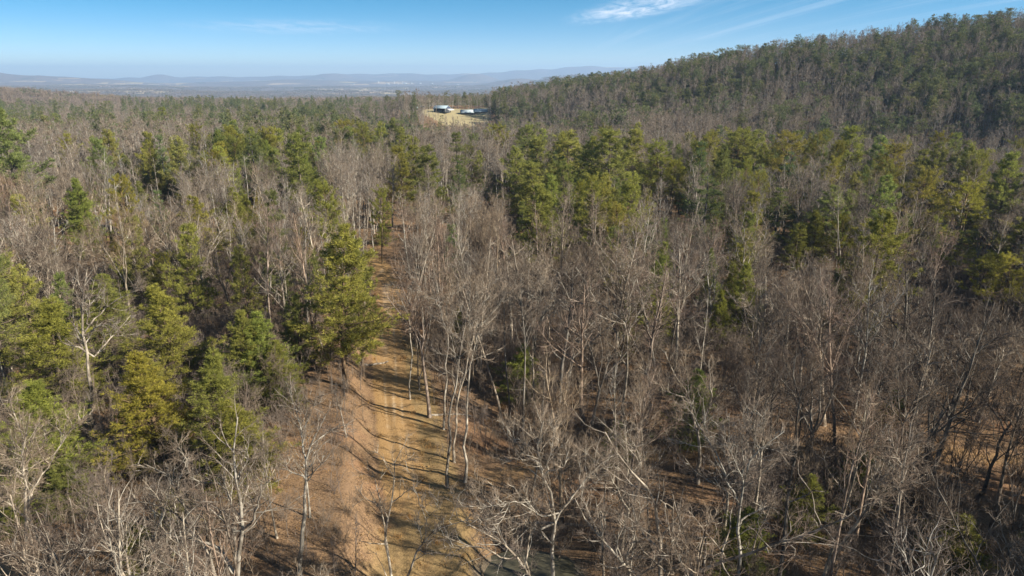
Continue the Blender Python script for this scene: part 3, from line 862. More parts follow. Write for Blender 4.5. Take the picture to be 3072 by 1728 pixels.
def shrub(seed, kind):
    """undergrowth: thin saplings, leafless brush, dry grass tufts, small evergreen"""
    rng = np.random.RandomState(seed)
    mb = MB()
    if kind == 'sapling':
        H = rng.uniform(4.5, 8)
        tp, tr = grow(rng, np.zeros((1, 3)), unit(np.array([[rng.normal() * .1, rng.normal() * .1, 1]])), np.array([H]), np.array([0.045]), 8, 0.05, 0.05, 0.25)
        mb.tubes(tp, tr, 5, 0)
        s, d, L, r = spawn(rng, tp, tr, 16, 0.3, 0.98, 25, 60, lambda t, pl, g: pl * (0.30 - 0.2 * t) * g.uniform(0.6, 1.2, len(t)), 0.6)
        p, q = grow(rng, s, d, L, np.clip(r, 0.012, 0.02), 3, 0.15, 0.12, 0.4)
        mb.tubes(p, q, 3, 0)
        s, d, L, r = spawn(rng, p, q, 6, 0.1, 1, 20, 55, lambda t, pl, g: 0.3 * pl + 0.2, 0.8)
        p, _ = grow(rng, s, d, L, r, 2, 0.2, 0.1)
        mb.spikes(p, np.full(len(p), 0.009), 0)
    elif kind == 'brush':
        m = 14
        a = rng.uniform(0, 6.28, m)
        s = np.stack([rng.normal(size=m) * 0.3, rng.normal(size=m) * 0.3, np.zeros(m)], 1)
        d = unit(np.stack([np.cos(a) * 0.5, np.sin(a) * 0.5, np.ones(m)], 1))
        p, q = grow(rng, s, d, rng.uniform(1.2, 2.8, m), np.full(m, 0.018), 4, 0.16, 0.02, 0.4)
        mb.tubes(p, q, 3, 0)
        s, d, L, r = spawn(rng, p, q, 8, 0.15, 1, 20, 60, lambda t, pl, g: 0.28 * pl + 0.1, 0.8)
        p, _ = grow(rng, s, d, L, r, 2, 0.2, 0.05)
        mb.spikes(p, np.full(len(p), 0.008), 0)
    elif kind == 'thicket':
        m = rng.randint(3, 6)
        H = rng.uniform(4.5, 7.5)
        a = rng.uniform(0, 6.28, m)
        s = np.stack([rng.normal(size=m) * 0.25, rng.normal(size=m) * 0.25, np.zeros(m)], 1)
        d = unit(np.stack([np.cos(a) * 0.28, np.sin(a) * 0.28, np.ones(m)], 1))
        p, q = grow(rng, s, d, H * rng.uniform(0.7, 1.0, m), np.full(m, 0.05), 7, 0.10, 0.03, 0.25)
        mb.tubes(p, q, 4, 0)
        s, d, L, r = spawn(rng, p, q, 10, 0.2, 1.0, 25, 60, lambda t, pl, g: pl * (0.36 - 0.2 * t) * g.uniform(0.6, 1.2, len(t)), 0.6)
        p, q = grow(rng, s, d, L, np.clip(r, 0.014, 0.025), 3, 0.16, 0.10, 0.4)
        mb.tubes(p, q, 3, 0)
        s, d, L, r = spawn(rng, p, q, 6, 0.1, 1, 20, 55, lambda t, pl, g: (0.35 * pl + 0.2) * g.uniform(0.6, 1.3, len(t)), 0.8)
        p, q = grow(rng, s, d, L, r, 2, 0.2, 0.1)
        mb.spikes(p, np.full(len(p), 0.011), 0)
        s, d, L, r = spawn(rng, p, q, 2.5, 0.2, 1, 20, 55, lambda t, pl, g: (0.5 * pl + 0.1) * g.uniform(0.6, 1.3, len(t)), 0.8)
        p, _ = grow(rng, s, d, L, r, 2, 0.2, 0.1)
        mb.spikes(p, np.full(len(p), 0.009), 0)
    elif kind == 'grass':
        m = 70
        a = rng.uniform(0, 6.28, m)
        s = np.stack([rng.normal(size=m) * 0.28, rng.normal(size=m) * 0.28, np.zeros(m)], 1)
        d = unit(np.stack([np.cos(a) * 0.6, np.sin(a) * 0.6, np.ones(m)], 1))
        mb.blades(s, d, rng.uniform(0.25, 0.6, m), np.full(m, 0.035), rng, 1, rng.uniform(0.3, 1, m))
    elif kind == 'leaves':
        m = 60
        s = np.stack([rng.uniform(-1.2, 1.2, m), rng.uniform(-1.2, 1.2, m), rng.uniform(0.01, 0.06, m)], 1)
        d = unit(rng.normal(size=(m, 3)) * np.array([1, 1, 0.25]))
        mb.blades(s, d, rng.uniform(0.12, 0.2, m), rng.uniform(0.08, 0.14, m), rng, 1, rng.uniform(0, 0.8, m), leaf=True)
    return mb

# ------------------------------------------------------------------ ground
def build_ground():
    az = np.concatenate([np.arange(-180, -60, 4.0), np.arange(-60, -40, 1.0), np.arange(-40, 40.01, 0.36), np.arange(41, 60, 1.0), np.arange(60, 180, 4.0)])
    rr = [3.0, 8, 14, 20, 25, 29]
    while rr[-1] < 23500:
        q = rr[-1]
        rr.append(q * (1.0075 if q < 190 else 1.016))
    rr = np.array(rr)
    A, RR = np.meshgrid(np.radians(az), rr)
    x, y = RR * np.sin(A), RR * np.cos(A)
    z = height(x, y)
    nr, na = x.shape
    V = np.stack([x, y, z], -1).reshape(-1, 3)
    idx = np.arange(nr * na).reshape(nr, na)
    a, b = idx[:-1], idx[1:]
    F = np.stack([a, np.roll(a, -1, 1), np.roll(b, -1, 1), b], -1).reshape(-1, 4)
    mb = MB()
    mb.add(V, F)
    mb.add(np.array([[0, 0, float(height(np.array(0.0), np.array(0.0)))]]), np.zeros((0, 4), int))
    c = nr * na
    mb.add(np.zeros((0, 3)), np.stack([np.full(na, c), np.roll(idx[0], -1), idx[0]], -1) - mb.nv)
    me = mb.mesh('ground', [M_GROUND], smooth=True)
    xf, yf = np.append(x.ravel(), 0), np.append(y.ravel(), 0)
    r = np.hypot(xf, yf)
    azd = np.degrees(np.arctan2(xf, yf))
    td, _, ts = poly_dist(xf, yf, TRACK)
    bd, _, _ = poly_dist(xf, yf, BRANCH)
    clear = np.exp(-(((xf + 8.0) / 5.5) ** 2 + ((yf - 52) / 12.0) ** 2))
    track = np.maximum((1 - sm(td, 1.5, 3.5)) * (1 - sm(r, 150, 175)) * (0.35 + 0.65 * sm(yf, 55, 66)), 0.5 * (1 - sm(bd, 1.0, 3.0)))
    track = np.maximum(track, clear * 0.40)
    pale = np.exp(-((td + 0.25) / 0.42) ** 2) * sm(r, 62, 75) * (1 - sm(r, 150, 180))
    pale = np.maximum(pale, 0.55 * np.exp(-((td - 1.0) / 0.35) ** 2) * sm(yf, 56, 66) * (1 - sm(r, 140, 160)))
    verge = np.maximum((1 - sm(td, 3.5, 8)) * np.where(ts > 0, 1, 0.35) * (1 - sm(r, 90, 130)), clear)
    field = sm(r - 55 * sm(-azd, 5.2, 8.0), 608, 632) * (1 - sm(r, 698, 722)) * (1 - sm(np.abs(azd + 5.2), 2.3, 3.9))
    pond = 1 - sm(np.hypot((xf - PONDC[0]) / PONDR[0], (yf - PONDC[1]) / PONDR[1]), 0.9, 1.5)
    far = sm(r, 900, 1700)
    for nm, arr in (('track', track), ('pale', pale), ('verge', verge), ('field', field), ('pond', pond), ('far', far)):
        at = me.attributes.new(nm, 'FLOAT', 'POINT')
        at.data.foreach_set('value', arr.astype(np.float32))
    return tag(obj('ground', me), kind='structure')


def ground_material():
    m, t, out = new_mat('forest_floor')
    p = principled(t, out, 0.95, 0.05)
    geo = t.n('ShaderNodeNewGeometry')
    pos = geo.outputs['Position']

    def attr(nm):
        return t.n('ShaderNodeAttribute', attribute_name=nm).outputs['Fac']
    n_big = t.noise(pos, 0.09, 4.0, 0.6)
    n_mid = t.noise(pos, 0.7, 5.0, 0.7)
    n_fine = t.noise(pos, 5.5, 3.0, 0.75)
    n_leaf = t.noise(pos, 2.1, 4.0, 0.8)
    litter = t.mix(t.smooth(n_fine, 0.3, 0.7), (0.072, 0.046, 0.028), (0.30, 0.188, 0.098))
    litter = t.mix(t.smooth(n_leaf, 0.5, 0.68, 0, 0.6), litter, (0.13, 0.085, 0.06))
    litter = t.mix(t.smooth(n_mid, 0.42, 0.66, 0, 0.7), litter, (0.21, 0.135, 0.08))
    litter = t.mix(t.smooth(n_big, 0.50, 0.68, 0, 0.5), litter, (0.24, 0.125, 0.065))
    grass = t.mix(n_fine, (0.135, 0.092, 0.042), (0.37, 0.25, 0.112))
    grass = t.mix(t.smooth(n_mid, 0.45, 0.65, 0, 0.55), grass, (0.225, 0.15, 0.073))
    dirt = t.mix(n_fine, (0.205, 0.121, 0.050), (0.43, 0.270, 0.118))
    dirt = t.mix(t.smooth(n_mid, 0.5, 0.7, 0, 0.55), dirt, (0.24, 0.142, 0.058))

    def ragged(v, lo, hi, amt=0.5):
        e = t.math('ADD', v, t.math('MULTIPLY', t.math('SUBTRACT', n_mid, 0.5), amt))
        return t.smooth(e, lo, hi)
    c = t.mix(ragged(attr('verge'), 0.30, 0.70, 0.9), litter, grass)
    c = t.mix(ragged(attr('track'), 0.35, 0.75, 0.7), c, dirt)
    c = t.mix(t.math('MULTIPLY', ragged(attr('pale'), 0.25, 0.8, 0.8), 0.65), c, (0.60, 0.45, 0.28, 1))
    mud = t.mix(n_fine, (0.085, 0.066, 0.045), (0.19, 0.15, 0.10))
    c = t.mix(ragged(attr('pond'), 0.3, 0.8, 0.4), c, mud)
    # distant valley: woods, pastures and ploughed ground
    vor = t.n('ShaderNodeTexVoronoi')
    vor.inputs['Scale'].default_value = 0.0021
    vor.inputs['Randomness'].default_value = 0.9
    dv = t.n('ShaderNodeVectorMath', operation='ADD')
    t.l(pos, dv.inputs[0])
    wob = t.n('ShaderNodeTexNoise')
    wob.inputs['Scale'].default_value = 0.004
    ws = t.n('ShaderNodeVectorMath', operation='SCALE')
    ws.inputs['Scale'].default_value = 160.0
    t.l(wob.outputs['Color'], ws.inputs[0])
    t.l(ws.outputs[0], dv.inputs[1])
    t.l(dv.outputs[0], vor.inputs['Vector'])
    hs = t.n('ShaderNodeSeparateColor')
    t.l(vor.outputs['Color'], hs.inputs[0])
    woods = t.mix(t.noise(pos, 0.045, 5.0, 0.75), (0.075, 0.060, 0.056), (0.22, 0.175, 0.155))
    woods = t.mix(t.smooth(t.noise(pos, 0.006, 3.0, 0.6), 0.56, 0.66, 0, 0.8), woods, (0.045, 0.055, 0.034))
    pasture = t.mix(hs.outputs[1], (0.34, 0.29, 0.16), (0.42, 0.30, 0.20))
    is_field = t.math('MULTIPLY', t.smooth(hs.outputs[0], 0.66, 0.68), t.smooth(t.noise(pos, 0.0011, 2.0, 0.5), 0.47, 0.55))
    nz = t.n('ShaderNodeSeparateXYZ')
    t.l(geo.outputs['True Normal'], nz.inputs[0])
    is_field = t.math('MULTIPLY', is_field, t.smooth(nz.outputs[2], 0.9965, 0.9985))
    valley = t.mix(is_field, woods, pasture)
    c = t.mix(attr('far'), c, valley)
    hay = t.mix(t.noise(pos, 0.12, 5.0, 0.7), (0.255, 0.21, 0.108), (0.38, 0.32, 0.18))
    c = t.mix(t.smooth(t.math('ADD', attr('field'), t.math('MULTIPLY', t.math('SUBTRACT', t.noise(pos, 0.02, 3.0), 0.5), 0.3)), 0.15, 0.4), c, hay)
    t.l(c, p.inputs['Base Color'])
    b = t.n('ShaderNodeBump')
    b.inputs['Strength'].default_value = 0.8
    b.inputs['Distance'].default_value = 0.12
    t.l(t.math('ADD', n_fine, t.math('MULTIPLY', n_mid, 1.2)), b.inputs['Height'])
    t.l(b.outputs[0], p.inputs['Normal'])
    return m


M_GROUND = ground_material()
ground = build_ground()


def gz(x, y):
    return float(height(np.array(float(x)), np.array(float(y))))


# pond: still, murky water in the hollow
def build_pond():
    m, t, out = new_mat('pond_water')
    p = principled(t, out, 0.22, 0.25)
    tc = t.n('ShaderNodeNewGeometry')
    n = t.noise(tc.outputs['Position'], 0.8, 4.0, 0.6)
    t.l(t.mix(n, (0.04, 0.037, 0.022), (0.10, 0.09, 0.058)), p.inputs['Base Color'])
    b = t.n('ShaderNodeBump')
    b.inputs['Strength'].default_value = 0.12
    b.inputs['Distance'].default_value = 0.02
    t.l(t.noise(tc.outputs['Position'], 3.0, 2.0), b.inputs['Height'])
    t.l(b.outputs[0], p.inputs['Normal'])
    mb = MB()
    n = 48
    a = np.arange(n) * 2 * np.pi / n
    k = 1.22 + 0.06 * np.sin(3 * a + 1) + 0.05 * np.sin(5 * a)
    ring = np.stack([PONDC[0] + PONDR[0] * k * np.cos(a), PONDC[1] + PONDR[1] * k * np.sin(a), np.full(n, POND_Z)], 1)
    mb.add(np.concatenate([ring, [[PONDC[0], PONDC[1], POND_Z]]]), [(i, (i + 1) % n, n) for i in range(n)])
    tag(obj('pond', mb.mesh('pond', [m])), kind='structure')


build_pond()

# ------------------------------------------------------------------ farm beyond the woods
M_ROOF = plain_mat('blue_grey_metal_roof', (0.27, 0.34, 0.37), 0.6, 0.3, 0.0, 0.10, 0.4)
M_ROOF2 = plain_mat('pale_metal_roof', (0.36, 0.42, 0.43), 0.6, 0.3, 0.0, 0.08, 0.3)
M_NAVY = plain_mat('dark_blue_siding', (0.045, 0.055, 0.095), 0.7, 0.2, 0.0, 0.15, 0.6)
M_WHITE = plain_mat('white_boards', (0.46, 0.46, 0.45), 0.7, 0.2, 0.0, 0.06, 0.6)
M_FARWALL = plain_mat('weathered_white', (0.40, 0.41, 0.42), 0.8, 0.1, 0.0, 0.06, 0.6)
M_DARKIN = plain_mat('dark_timber', (0.06, 0.05, 0.045), 0.9, 0.1, 0.0, 0.3, 0.8)
M_CONC = plain_mat('grey_concrete', (0.46, 0.45, 0.43), 0.85, 0.2, 0.0, 0.12, 0.4)


BARN, SHED, SHED_DZ = (-66.0, 664.0), (-36.0, 663.0), -0.5
HOUSES = [
    (-99.1, 728.3, 3.8, 3.5, 2.1, 10, 'small white house in the trees at the far end of the pasture'),
    (-94.4, 742.0, 4.2, 3.5, 2.2, -5, 'white house nearer the barn of the two by the pasture'),
    (-67.2, 1398.4, 7.0, 5.6, 3.8, 0, 'white house behind the long shed, first of three in a row'),
    (-57.0, 1418.9, 7.0, 5.6, 3.8, 10, 'middle white house of the three in a row behind the shed'),
    (-45.5, 1409.3, 7.7, 5.6, 4.5, -8, 'white house nearest the wooded hill of the three in a row'),
]
VILLAGE = [
    (-12.54, 9975, 28.4, 16.8, 6.5, 10, 'white farm building standing apart on the valley floor, westmost of all'),
    (-9.88, 10062, 41.6, 21.6, 7.9, -8, 'low white farm building with a silo close beside it'),
    (-8.54, 10150, 43.5, 21.6, 7.9, 6, 'second long white farm building right of the silos'),
    (-8.04, 10080, 22.7, 21.6, 9.4, 20, 'tall white farm building in the middle of the cluster'),
    (-7.38, 10115, 47.2, 19.2, 6.5, -5, 'long white farm building east of the middle cluster'),
    (-6.41, 10185, 32.1, 16.8, 6.5, 12, 'small white farm building at the eastern end of the cluster'),
    (-4.36, 10150, 34.0, 16.8, 6.5, 0, 'lone white farm building past the cluster towards the wooded hill'),
    (-9.1, 9975, 20.8, 16.8, 6.5, 0, 'small white farm building between the two tallest silos'),
]
SILOS = [
    (-10.62, 10325, 28, 5.8500000000000005, 'grey silo standing off at the western end of the farm cluster'),
    (-9.38, 10238, 30, 5.8500000000000005, 'tall grey silo among the white farm buildings'),
    (-8.73, 10010, 38, 5.2, 'tallest slim silo beside the long white farm building'),
]


def slab(mb, a, b, c, d, th, mat=0):
    """a thick sheet on four corners given in order"""
    P = np.array([a, b, c, d], float)
    n = np.cross(P[1] - P[0], P[3] - P[0])
    n = n / np.linalg.norm(n) * th
    mb.add(np.concatenate([P, P - n]), [(0, 1, 2, 3), (7, 6, 5, 4), (0, 4, 5, 1), (1, 5, 6, 2), (2, 6, 7, 3), (3, 7, 4, 0)], mat)


def prism(mb, pts, y0, y1, mat=0):
    """convex outline in x, z pushed from y0 to y1"""
    n = len(pts)
    V = [(x, y0, z) for x, z in pts] + [(x, y1, z) for x, z in pts]
    mb.add(V, np.array([tuple(range(n))]), mat)
    mb.add(V, np.array([tuple(range(2 * n - 1, n - 1, -1))]), mat)
    mb.add(V, np.array([(i, i + n, (i + 1) % n + n, (i + 1) % n) for i in range(n)]), mat)


def part(name, mb, mat, parent, loc=None):
    return obj(name, mb.mesh(name, [mat]), parent, loc)


def empty(name, loc, rz=0.0, sc=1.0):
    e = bpy.data.objects.new(name, None)
    e.empty_display_size = 0.5
    C.objects.link(e)
    e.location = loc
    e.rotation_euler = (0, 0, rz)
    e.scale = (sc, sc, sc)
    return e


def build_barn():
    x, y = BARN
    e = empty('barn', (x, y, gz(x, y) + 0.1), R(-24), 0.88)
    tag(e, 'open-fronted dark blue barn with blue-grey metal roof on the pale pasture', 'barn')
    W, D, HE, HR = 15.0, 11.0, 4.3, 6.9          # long side along x, facing -y
    mb = MB()
    prism(mb, [(-D / 2, 0), (D / 2, 0), (D / 2, HE), (0, HR - 0.1), (-D / 2, HE)], 0, 0.25)
    me = mb.mesh('gable_wall', [M_NAVY])
    for s in (-1, 1):
        g = obj('gable_wall', me, e)
        g.rotation_euler = (0, 0, R(90))
        g.location = (s * (W / 2 - 0.13) + 0.125, 0, 0)
    mb = MB()
    mb.box((0, D / 2 - 0.15, HE / 2), (W - 0.6, 0.25, HE))
    part('back_wall', mb, M_NAVY, e)
    mb = MB()
    mb.box((0, -D / 2 + 0.2, HE - 0.45), (W - 0.5, 0.3, 0.8))
    part('front_beam', mb, M_DARKIN, e)
    mb = MB()
    slab(mb, (-W / 2 - 0.5, -D / 2 - 0.6, HE - 0.2), (W / 2 + 0.5, -D / 2 - 0.6, HE - 0.2), (W / 2 + 0.5, 0.02, HR), (-W / 2 - 0.5, 0.02, HR), 0.15)
    slab(mb, (-W / 2 - 0.5, -0.02, HR + 0.01), (W / 2 + 0.5, -0.02, HR + 0.01), (W / 2 + 0.5, D / 2 + 0.6, HE - 0.2), (-W / 2 - 0.5, D / 2 + 0.6, HE - 0.2), 0.15)
    roof = part('roof', mb, M_ROOF, e)
    rb = MB()
    for k in range(15):
        xx = -W / 2 + k * W / 14
        rb.tubes(np.array([[(xx, -D / 2 - 0.58, HE - 0.17), (xx, 0, HR + 0.03)]]), np.full((1, 2), 0.06), 4)
    o = part('seam', rb, M_ROOF, roof)
    o['kind'] = 'stuff'
    pm = MB()
    pm.box((0, 0, HE / 2 - 0.1), (0.7, 0.35, HE - 0.2))
    pme = pm.mesh('post', [M_WHITE])
    for xx in (-W / 2 + 0.42, W / 2 - 0.42):
        obj('post', pme, e, (xx, -D / 2 - 0.02, 0))
    mb = MB()
    slab(mb, (W / 2 + 0.5, -D / 2 - 0.3, HE - 0.3), (W / 2 + 5.2, -D / 2 - 0.3, 2.3), (W / 2 + 5.2, D / 2, 2.3), (W / 2 + 0.5, D / 2, HE - 0.3), 0.12)
    part('lean_to_roof', mb, M_WHITE, e)
    mb = MB()
    prism(mb, [(W / 2 + 0.3, 0), (W / 2 + 4.9, 0), (W / 2 + 4.9, 2.25), (W / 2 + 0.3, HE - 0.5)], -D / 2, -D / 2 + 0.2)
    part('lean_to_wall', mb, M_WHITE, e)
    mb = MB()
    mb.box((0, 0, 0.8), (1.5, 1.4, 1.6), 0.2)
    bme = mb.mesh('hay_bale', [M_CONC])
    for k, hx in enumerate((-4, -2.4, 1, 5.0)):
        obj('hay_bale', bme, e, (hx, 2.0 + k % 2, 0))


def build_shed():
    x, y = SHED
    e = empty('long_shed', (x, y, gz(x, y) + SHED_DZ), R(10), 0.86)
    tag(e, 'long low livestock shed with stepped pale metal roof at the pasture edge', 'shed')
    mb = MB()
    for x0, x1, h in ((-14, 0, 1.7), (0.3, 14, 2.4)):
        mb.box(((x0 + x1) / 2, 0, h / 2), (x1 - x0, 9, h))
    part('wall', mb, M_DARKIN, e)
    for x0, x1, h in ((-14.6, 0.1, 1.8), (0.1, 14.6, 2.7)):
        mb = MB()
        slab(mb, (x0, -5.6, h - 0.2), (x1, -5.6, h - 0.2), (x1, 0.02, h + 2.9), (x0, 0.02, h + 2.9), 0.15)
        slab(mb, (x0, -0.02, h + 2.91), (x1, -0.02, h + 2.91), (x1, 5.6, h - 0.2), (x0, 5.6, h - 0.2), 0.15)
        part('roof', mb, M_ROOF2, e)


def small_building(name, loc, W, D, H, rz, wall, roof, label, cat, group=None):
    e = empty(name, loc, rz)
    tag(e, label, cat, group)
    mb = MB()
    mb.box((0, 0, H / 2), (W, D, H))
    part('wall', mb, wall, e)
    mb = MB()
    hr = H + D * 0.28
    slab(mb, (-W / 2 - 0.4, -D / 2 - 0.5, H - 0.1), (W / 2 + 0.4, -D / 2 - 0.5, H - 0.1), (W / 2 + 0.4, 0.02, hr), (-W / 2 - 0.4, 0.02, hr), 0.2)
    slab(mb, (-W / 2 - 0.4, -0.02, hr + 0.02), (W / 2 + 0.4, -0.02, hr + 0.02), (W / 2 + 0.4, D / 2 + 0.5, H - 0.1), (-W / 2 - 0.4, D / 2 + 0.5, H - 0.1), 0.2)
    for s in (-1, 1):
        g = [(s * (W / 2 - 0.02), -D / 2, H), (s * (W / 2 - 0.02), D / 2, H), (s * (W / 2 - 0.02), 0, hr - 0.2)]
        mb.add(np.array(g), np.array([(0, 1, 2) if s > 0 else (2, 1, 0)]), 0)
    part('roof', mb, roof, e)
    n = max(2, int(W / 5))
    wm = MB()
    wm.box((0, 0, 0), (1.2, 0.16, 1.2))
    wme = wm.mesh('window', [M_DARKIN])
    for k in range(n):
        obj('window', wme, e, (-W / 2 + (k + 0.5) * W / n, -D / 2 - 0.05, H * 0.55))
    return e


build_barn()
build_shed()
for (x, y, W, D, H, rz, lab) in HOUSES:
    small_building('house', (x, y, gz(x, y)), W, D, H, R(rz), M_FARWALL, M_ROOF, lab, 'house', 'white houses among the trees near the farm')
for i, (a, r, W, D, H, rz, lab) in enumerate(VILLAGE):
    x, y = math.sin(R(a)) * r, math.cos(R(a)) * r
    small_building('farm_building', (x, y, gz(x, y) - 0.5), W, D, H, R(rz), M_FARWALL, M_ROOF2 if i % 3 else M_FARWALL, lab, 'farm building', 'white farm buildings far out in the valley')
for (a, r, h, rad, lab) in SILOS:
    x, y = math.sin(R(a)) * r, math.cos(R(a)) * r
    e = empty('silo', (x, y, gz(x, y)), 0)
    tag(e, lab, 'silo', 'silos far out in the valley')
    mb = MB()
    mb.tubes(np.array([[(0, 0, -1), (0, 0, h)]]), np.full((1, 2), rad), 16)
    part('body', mb, M_CONC, e)
    mb = MB()
    aa = np.linspace(0, 1.4, 5)
    mb.tubes(np.stack([np.zeros(5), np.zeros(5), h + rad * 0.7 * np.sin(aa)], 1)[None], (rad * np.cos(aa) + 0.05)[None], 16)
    part('dome', mb, M_ROOF2, e)

# ------------------------------------------------------------------ where the trees stand
HERO_LABELS = {
    'B1': 'big grey tree with a broken stub limb between the young pines, thick straight trunk',
    'B2': 'pale tree with two upright stems beside the olive pine at the left edge',
    'B3': 'large forked tree with a long white limb arching sideways, at the bottom edge',
    'B3b': 'leaning tree behind the large forked one, trunk slanting up to the left',
    'B6': 'crooked tree with a knobbed fork standing on the bank left of the clearing',
    'B4': 'pale forked tree in the clearing, left one of the pair',
    'B5': 'pale tree in the clearing leaning right, right one of the pair',
    'B7a': 'tall trunk beside the track, leftmost stem of the tall clump',
    'B7b': 'tall pale trunk beside the track, rightmost stem of the tall clump',
    'B7c': 'thin tall trunk in the middle of the clump beside the track',
    'B7d': 'tall trunk standing just behind the clump, at the edge of the verge',
    'B8a': 'slim dark tree on the right edge of the track before the shaded stretch',
    'B8b': 'slim straight tree just right of the track beyond the clump',
    'B8c': 'slim tree leaning right over the gully, beside the track',
    'B9': 'large white-limbed tree with wide crooked branches behind the pond',
    'B9b': 'leaning tree at the pond with long limbs reaching over the clearing',
    'B10': 'wide tree of two big white forks at the bottom, right of the pond',
    'B10b': 'pale tree with a narrow fork and bright white upper stems, bottom edge',
    'B11': 'tall straight grey tree beside the sunlit side track and dark young pine',
    'B12': 'tall dark-trunked tree with crooked crown by the orange ground at right',
    'B14': 'dark tree leaning to the right with a low heavy limb, bottom edge',
    'B13': 'dark tree leaning right at the right edge of the view',
    'B15': 'wide-crowned grey tree with fanned limbs right of the gully',
    'B16': 'narrow tree of upright white stems over the dark gully',
    'B17': 'blackish gnarled tree with a low sideways limb in the left wood',
    'B18': 'dark-stemmed tree with a round fan crown left of the roadside pine',
    'B19': 'pale tall trunk near the left edge above the reddish slope',
}
PINE_MARKS = {
    0: 'huge old pine at the far left', 1: 'narrow dark layered pine', 2: 'broad pine in the left wood', 6: 'olive pine above the left thicket',
    7: 'slim pine left of the fan-crowned tree', 9: 'great roadside pine', 11: 'bright yellow young pine', 12: 'dark young pine by the big grey trunk', 13: 'bushy gold-green young pine',
    14: 'olive young pine with dry leaves', 18: 'olive pine at the left edge', 25: 'left pine of the dark pair', 26: 'right pine of the dark pair', 27: 'spire-shaped pine',
    29: 'small far pine at the field edge', 32: 'tall pine in the middle cluster', 34: 'biggest pine of the middle cluster', 36: 'bright yellow-green pine', 38: 'flat-topped pine by the cluster',
    39: 'dark layered pine right of centre', 42: 'yellow flat-topped pine', 46: 'tall olive pine under the hill', 48: 'dark pine at right', 51: 'low bright yellow pine at right', 54: 'bright pine at the right edge',
    55: 'narrow olive young pine', 57: 'flat-topped pine over the thicket', 58: 'dark green young pine by the side track', 59: 'small dark pine in the gully', 62: 'small olive pine by the side track',
}
PINE_LABELS = {
    0: 'huge old pine rising above the wood at the far left edge', 1: 'narrow dark layered pine standing clear above the bare left wood',
    9: 'great feathery pine beside the track, its boughs over the road', 10: 'darker pine right behind the great roadside pine',
    11: 'bright yellow-green young pine near the left edge, broad at the base', 25: 'dark pine, left one of the pair above the track',
    26: 'dark pine, right and taller one of the pair above the track', 27: 'narrow spire-shaped pine with sparse tiers, right of the dark pair',
    34: 'biggest pine of the middle cluster, tallest against the wooded hill', 36: 'bright yellow-green pine in front of the middle cluster',
    39: 'dark layered pine standing alone right of the middle cluster', 42: 'flat-topped yellow pine with a bare crooked trunk, under the hill',
    12: 'dark shaggy young pine right of the big grey trunk with the stub', 58: 'dark green young pine behind the straight tree by the side track',
    54: 'bright yellow-green pine at the right edge above the reddish slope', 13: 'bushy gold-green young pine beside the big grey trunk',
}

rng = np.random.RandomState(20)


def project(x, y, z):
    p = R(PITCH)
    dz = z - CAM_Z
    dep = y * math.cos(p) - dz * math.sin(p)
    u = y * math.sin(p) + dz * math.cos(p)
    f = 24.0 / 36.0 * 1024
    return 512 + f * x / dep, 288 - f * u / dep, dep


noise_a = [(rng.uniform(0, 6.28), rng.uniform(0, 6.28), L) for L in (260, 150, 90, 60, 40, 28)]


def soft(x, y, k=0):
    s = 0
    for a, ph, L in noise_a:
        s = s + np.sin((x * math.cos(a + k) + y * math.sin(a + k)) * 6.283 / L + ph + k * 3)
    return s / 3.2


def scatter(cell, r0, r1, a0, a1):
    n = int(r1 / cell) + 1
    gx, gy = np.meshgrid(np.arange(-n, n + 1) * cell, np.arange(0, n + 1) * cell)
    x = (gx + rng.uniform(-0.48, 0.48, gx.shape) * cell).ravel()
    y = (gy + rng.uniform(-0.48, 0.48, gx.shape) * cell).ravel()
    r, a = np.hypot(x, y), np.degrees(np.arctan2(x, y))
    k = (r >= r0) & (r < r1) & (a > a0) & (a < a1)
    return np.stack([x[k], y[k]], 1)


P = np.concatenate([scatter(3.9, 30, 68, -41, -6), scatter(4.7, 30, 100, -6, 46), scatter(4.9, 68, 300, -41, -6), scatter(4.3, 100, 300, -6, 46), scatter(5.8, 300, 720, -40, -1), scatter(4.7, 300, 760, -1, 42), scatter(8.0, 720, 1150, -39, 39)])
# trees at the side of the picture that throw their shade into it
P = np.concatenate([P, scatter(4.6, 30, 90, 46, 85)])
x, y = P[:, 0], P[:, 1]
r, a = np.hypot(x, y), np.degrees(np.arctan2(x, y))
td, _, ts = poly_dist(x, y, TRACK)
bd, _, _ = poly_dist(x, y, BRANCH)
hd, hh, _ = poly_dist(x, y, RIDGE)
on_hill = hd < 95 + 2.3 * hh
ok = (td > np.where(r > 104, 2.3, 4.0)) | (r > 152)
ok &= (bd > 2.6) | (x > 75)
ok &= ~((ts > 0) & (td < 10.5) & (r < 95) & (rng.uniform(size=len(x)) < 0.72))
ok &= ~((y < 67) & (x > -0.31 * y) & (x < -0.030 * y))
ok &= ~((y < 68) & (x > -0.42 * y) & (x <= -0.31 * y) & (y > 45) & (rng.uniform(size=len(x)) < 0.4))
ok &= np.hypot((x - PONDC[0]) / (PONDR[0] + 0.8), (y - PONDC[1]) / (PONDR[1] + 0.8)) > 1.25
ok &= ~((np.abs(x + 1.0) < 3.2) & (y < 54))
fld = sm(r - 55 * sm(-a, 5.2, 8.0), 608, 632) * (1 - sm(r, 698, 722)) * (1 - sm(np.abs(a + 5.2), 2.3, 3.9))
ok &= (fld < 0.45) | ((fld < 0.7) & (rng.uniform(size=len(x)) < 0.15))
for hx, hy, *_ in HOUSES[:2]:
    ok &= ~((np.abs(a - math.degrees(math.atan2(hx, hy))) < 0.3) & (r < hy + 6) & (r > 690))
ok &= ~((a > 93) | ((np.hypot(x - 99, y - 140) < 13) & (rng.uniform(size=len(x)) < 0.7)))
P = P[ok]
x, y, r, a, on_hill, td, ts = x[ok], y[ok], r[ok], a[ok], on_hill[ok], td[ok], ts[ok]
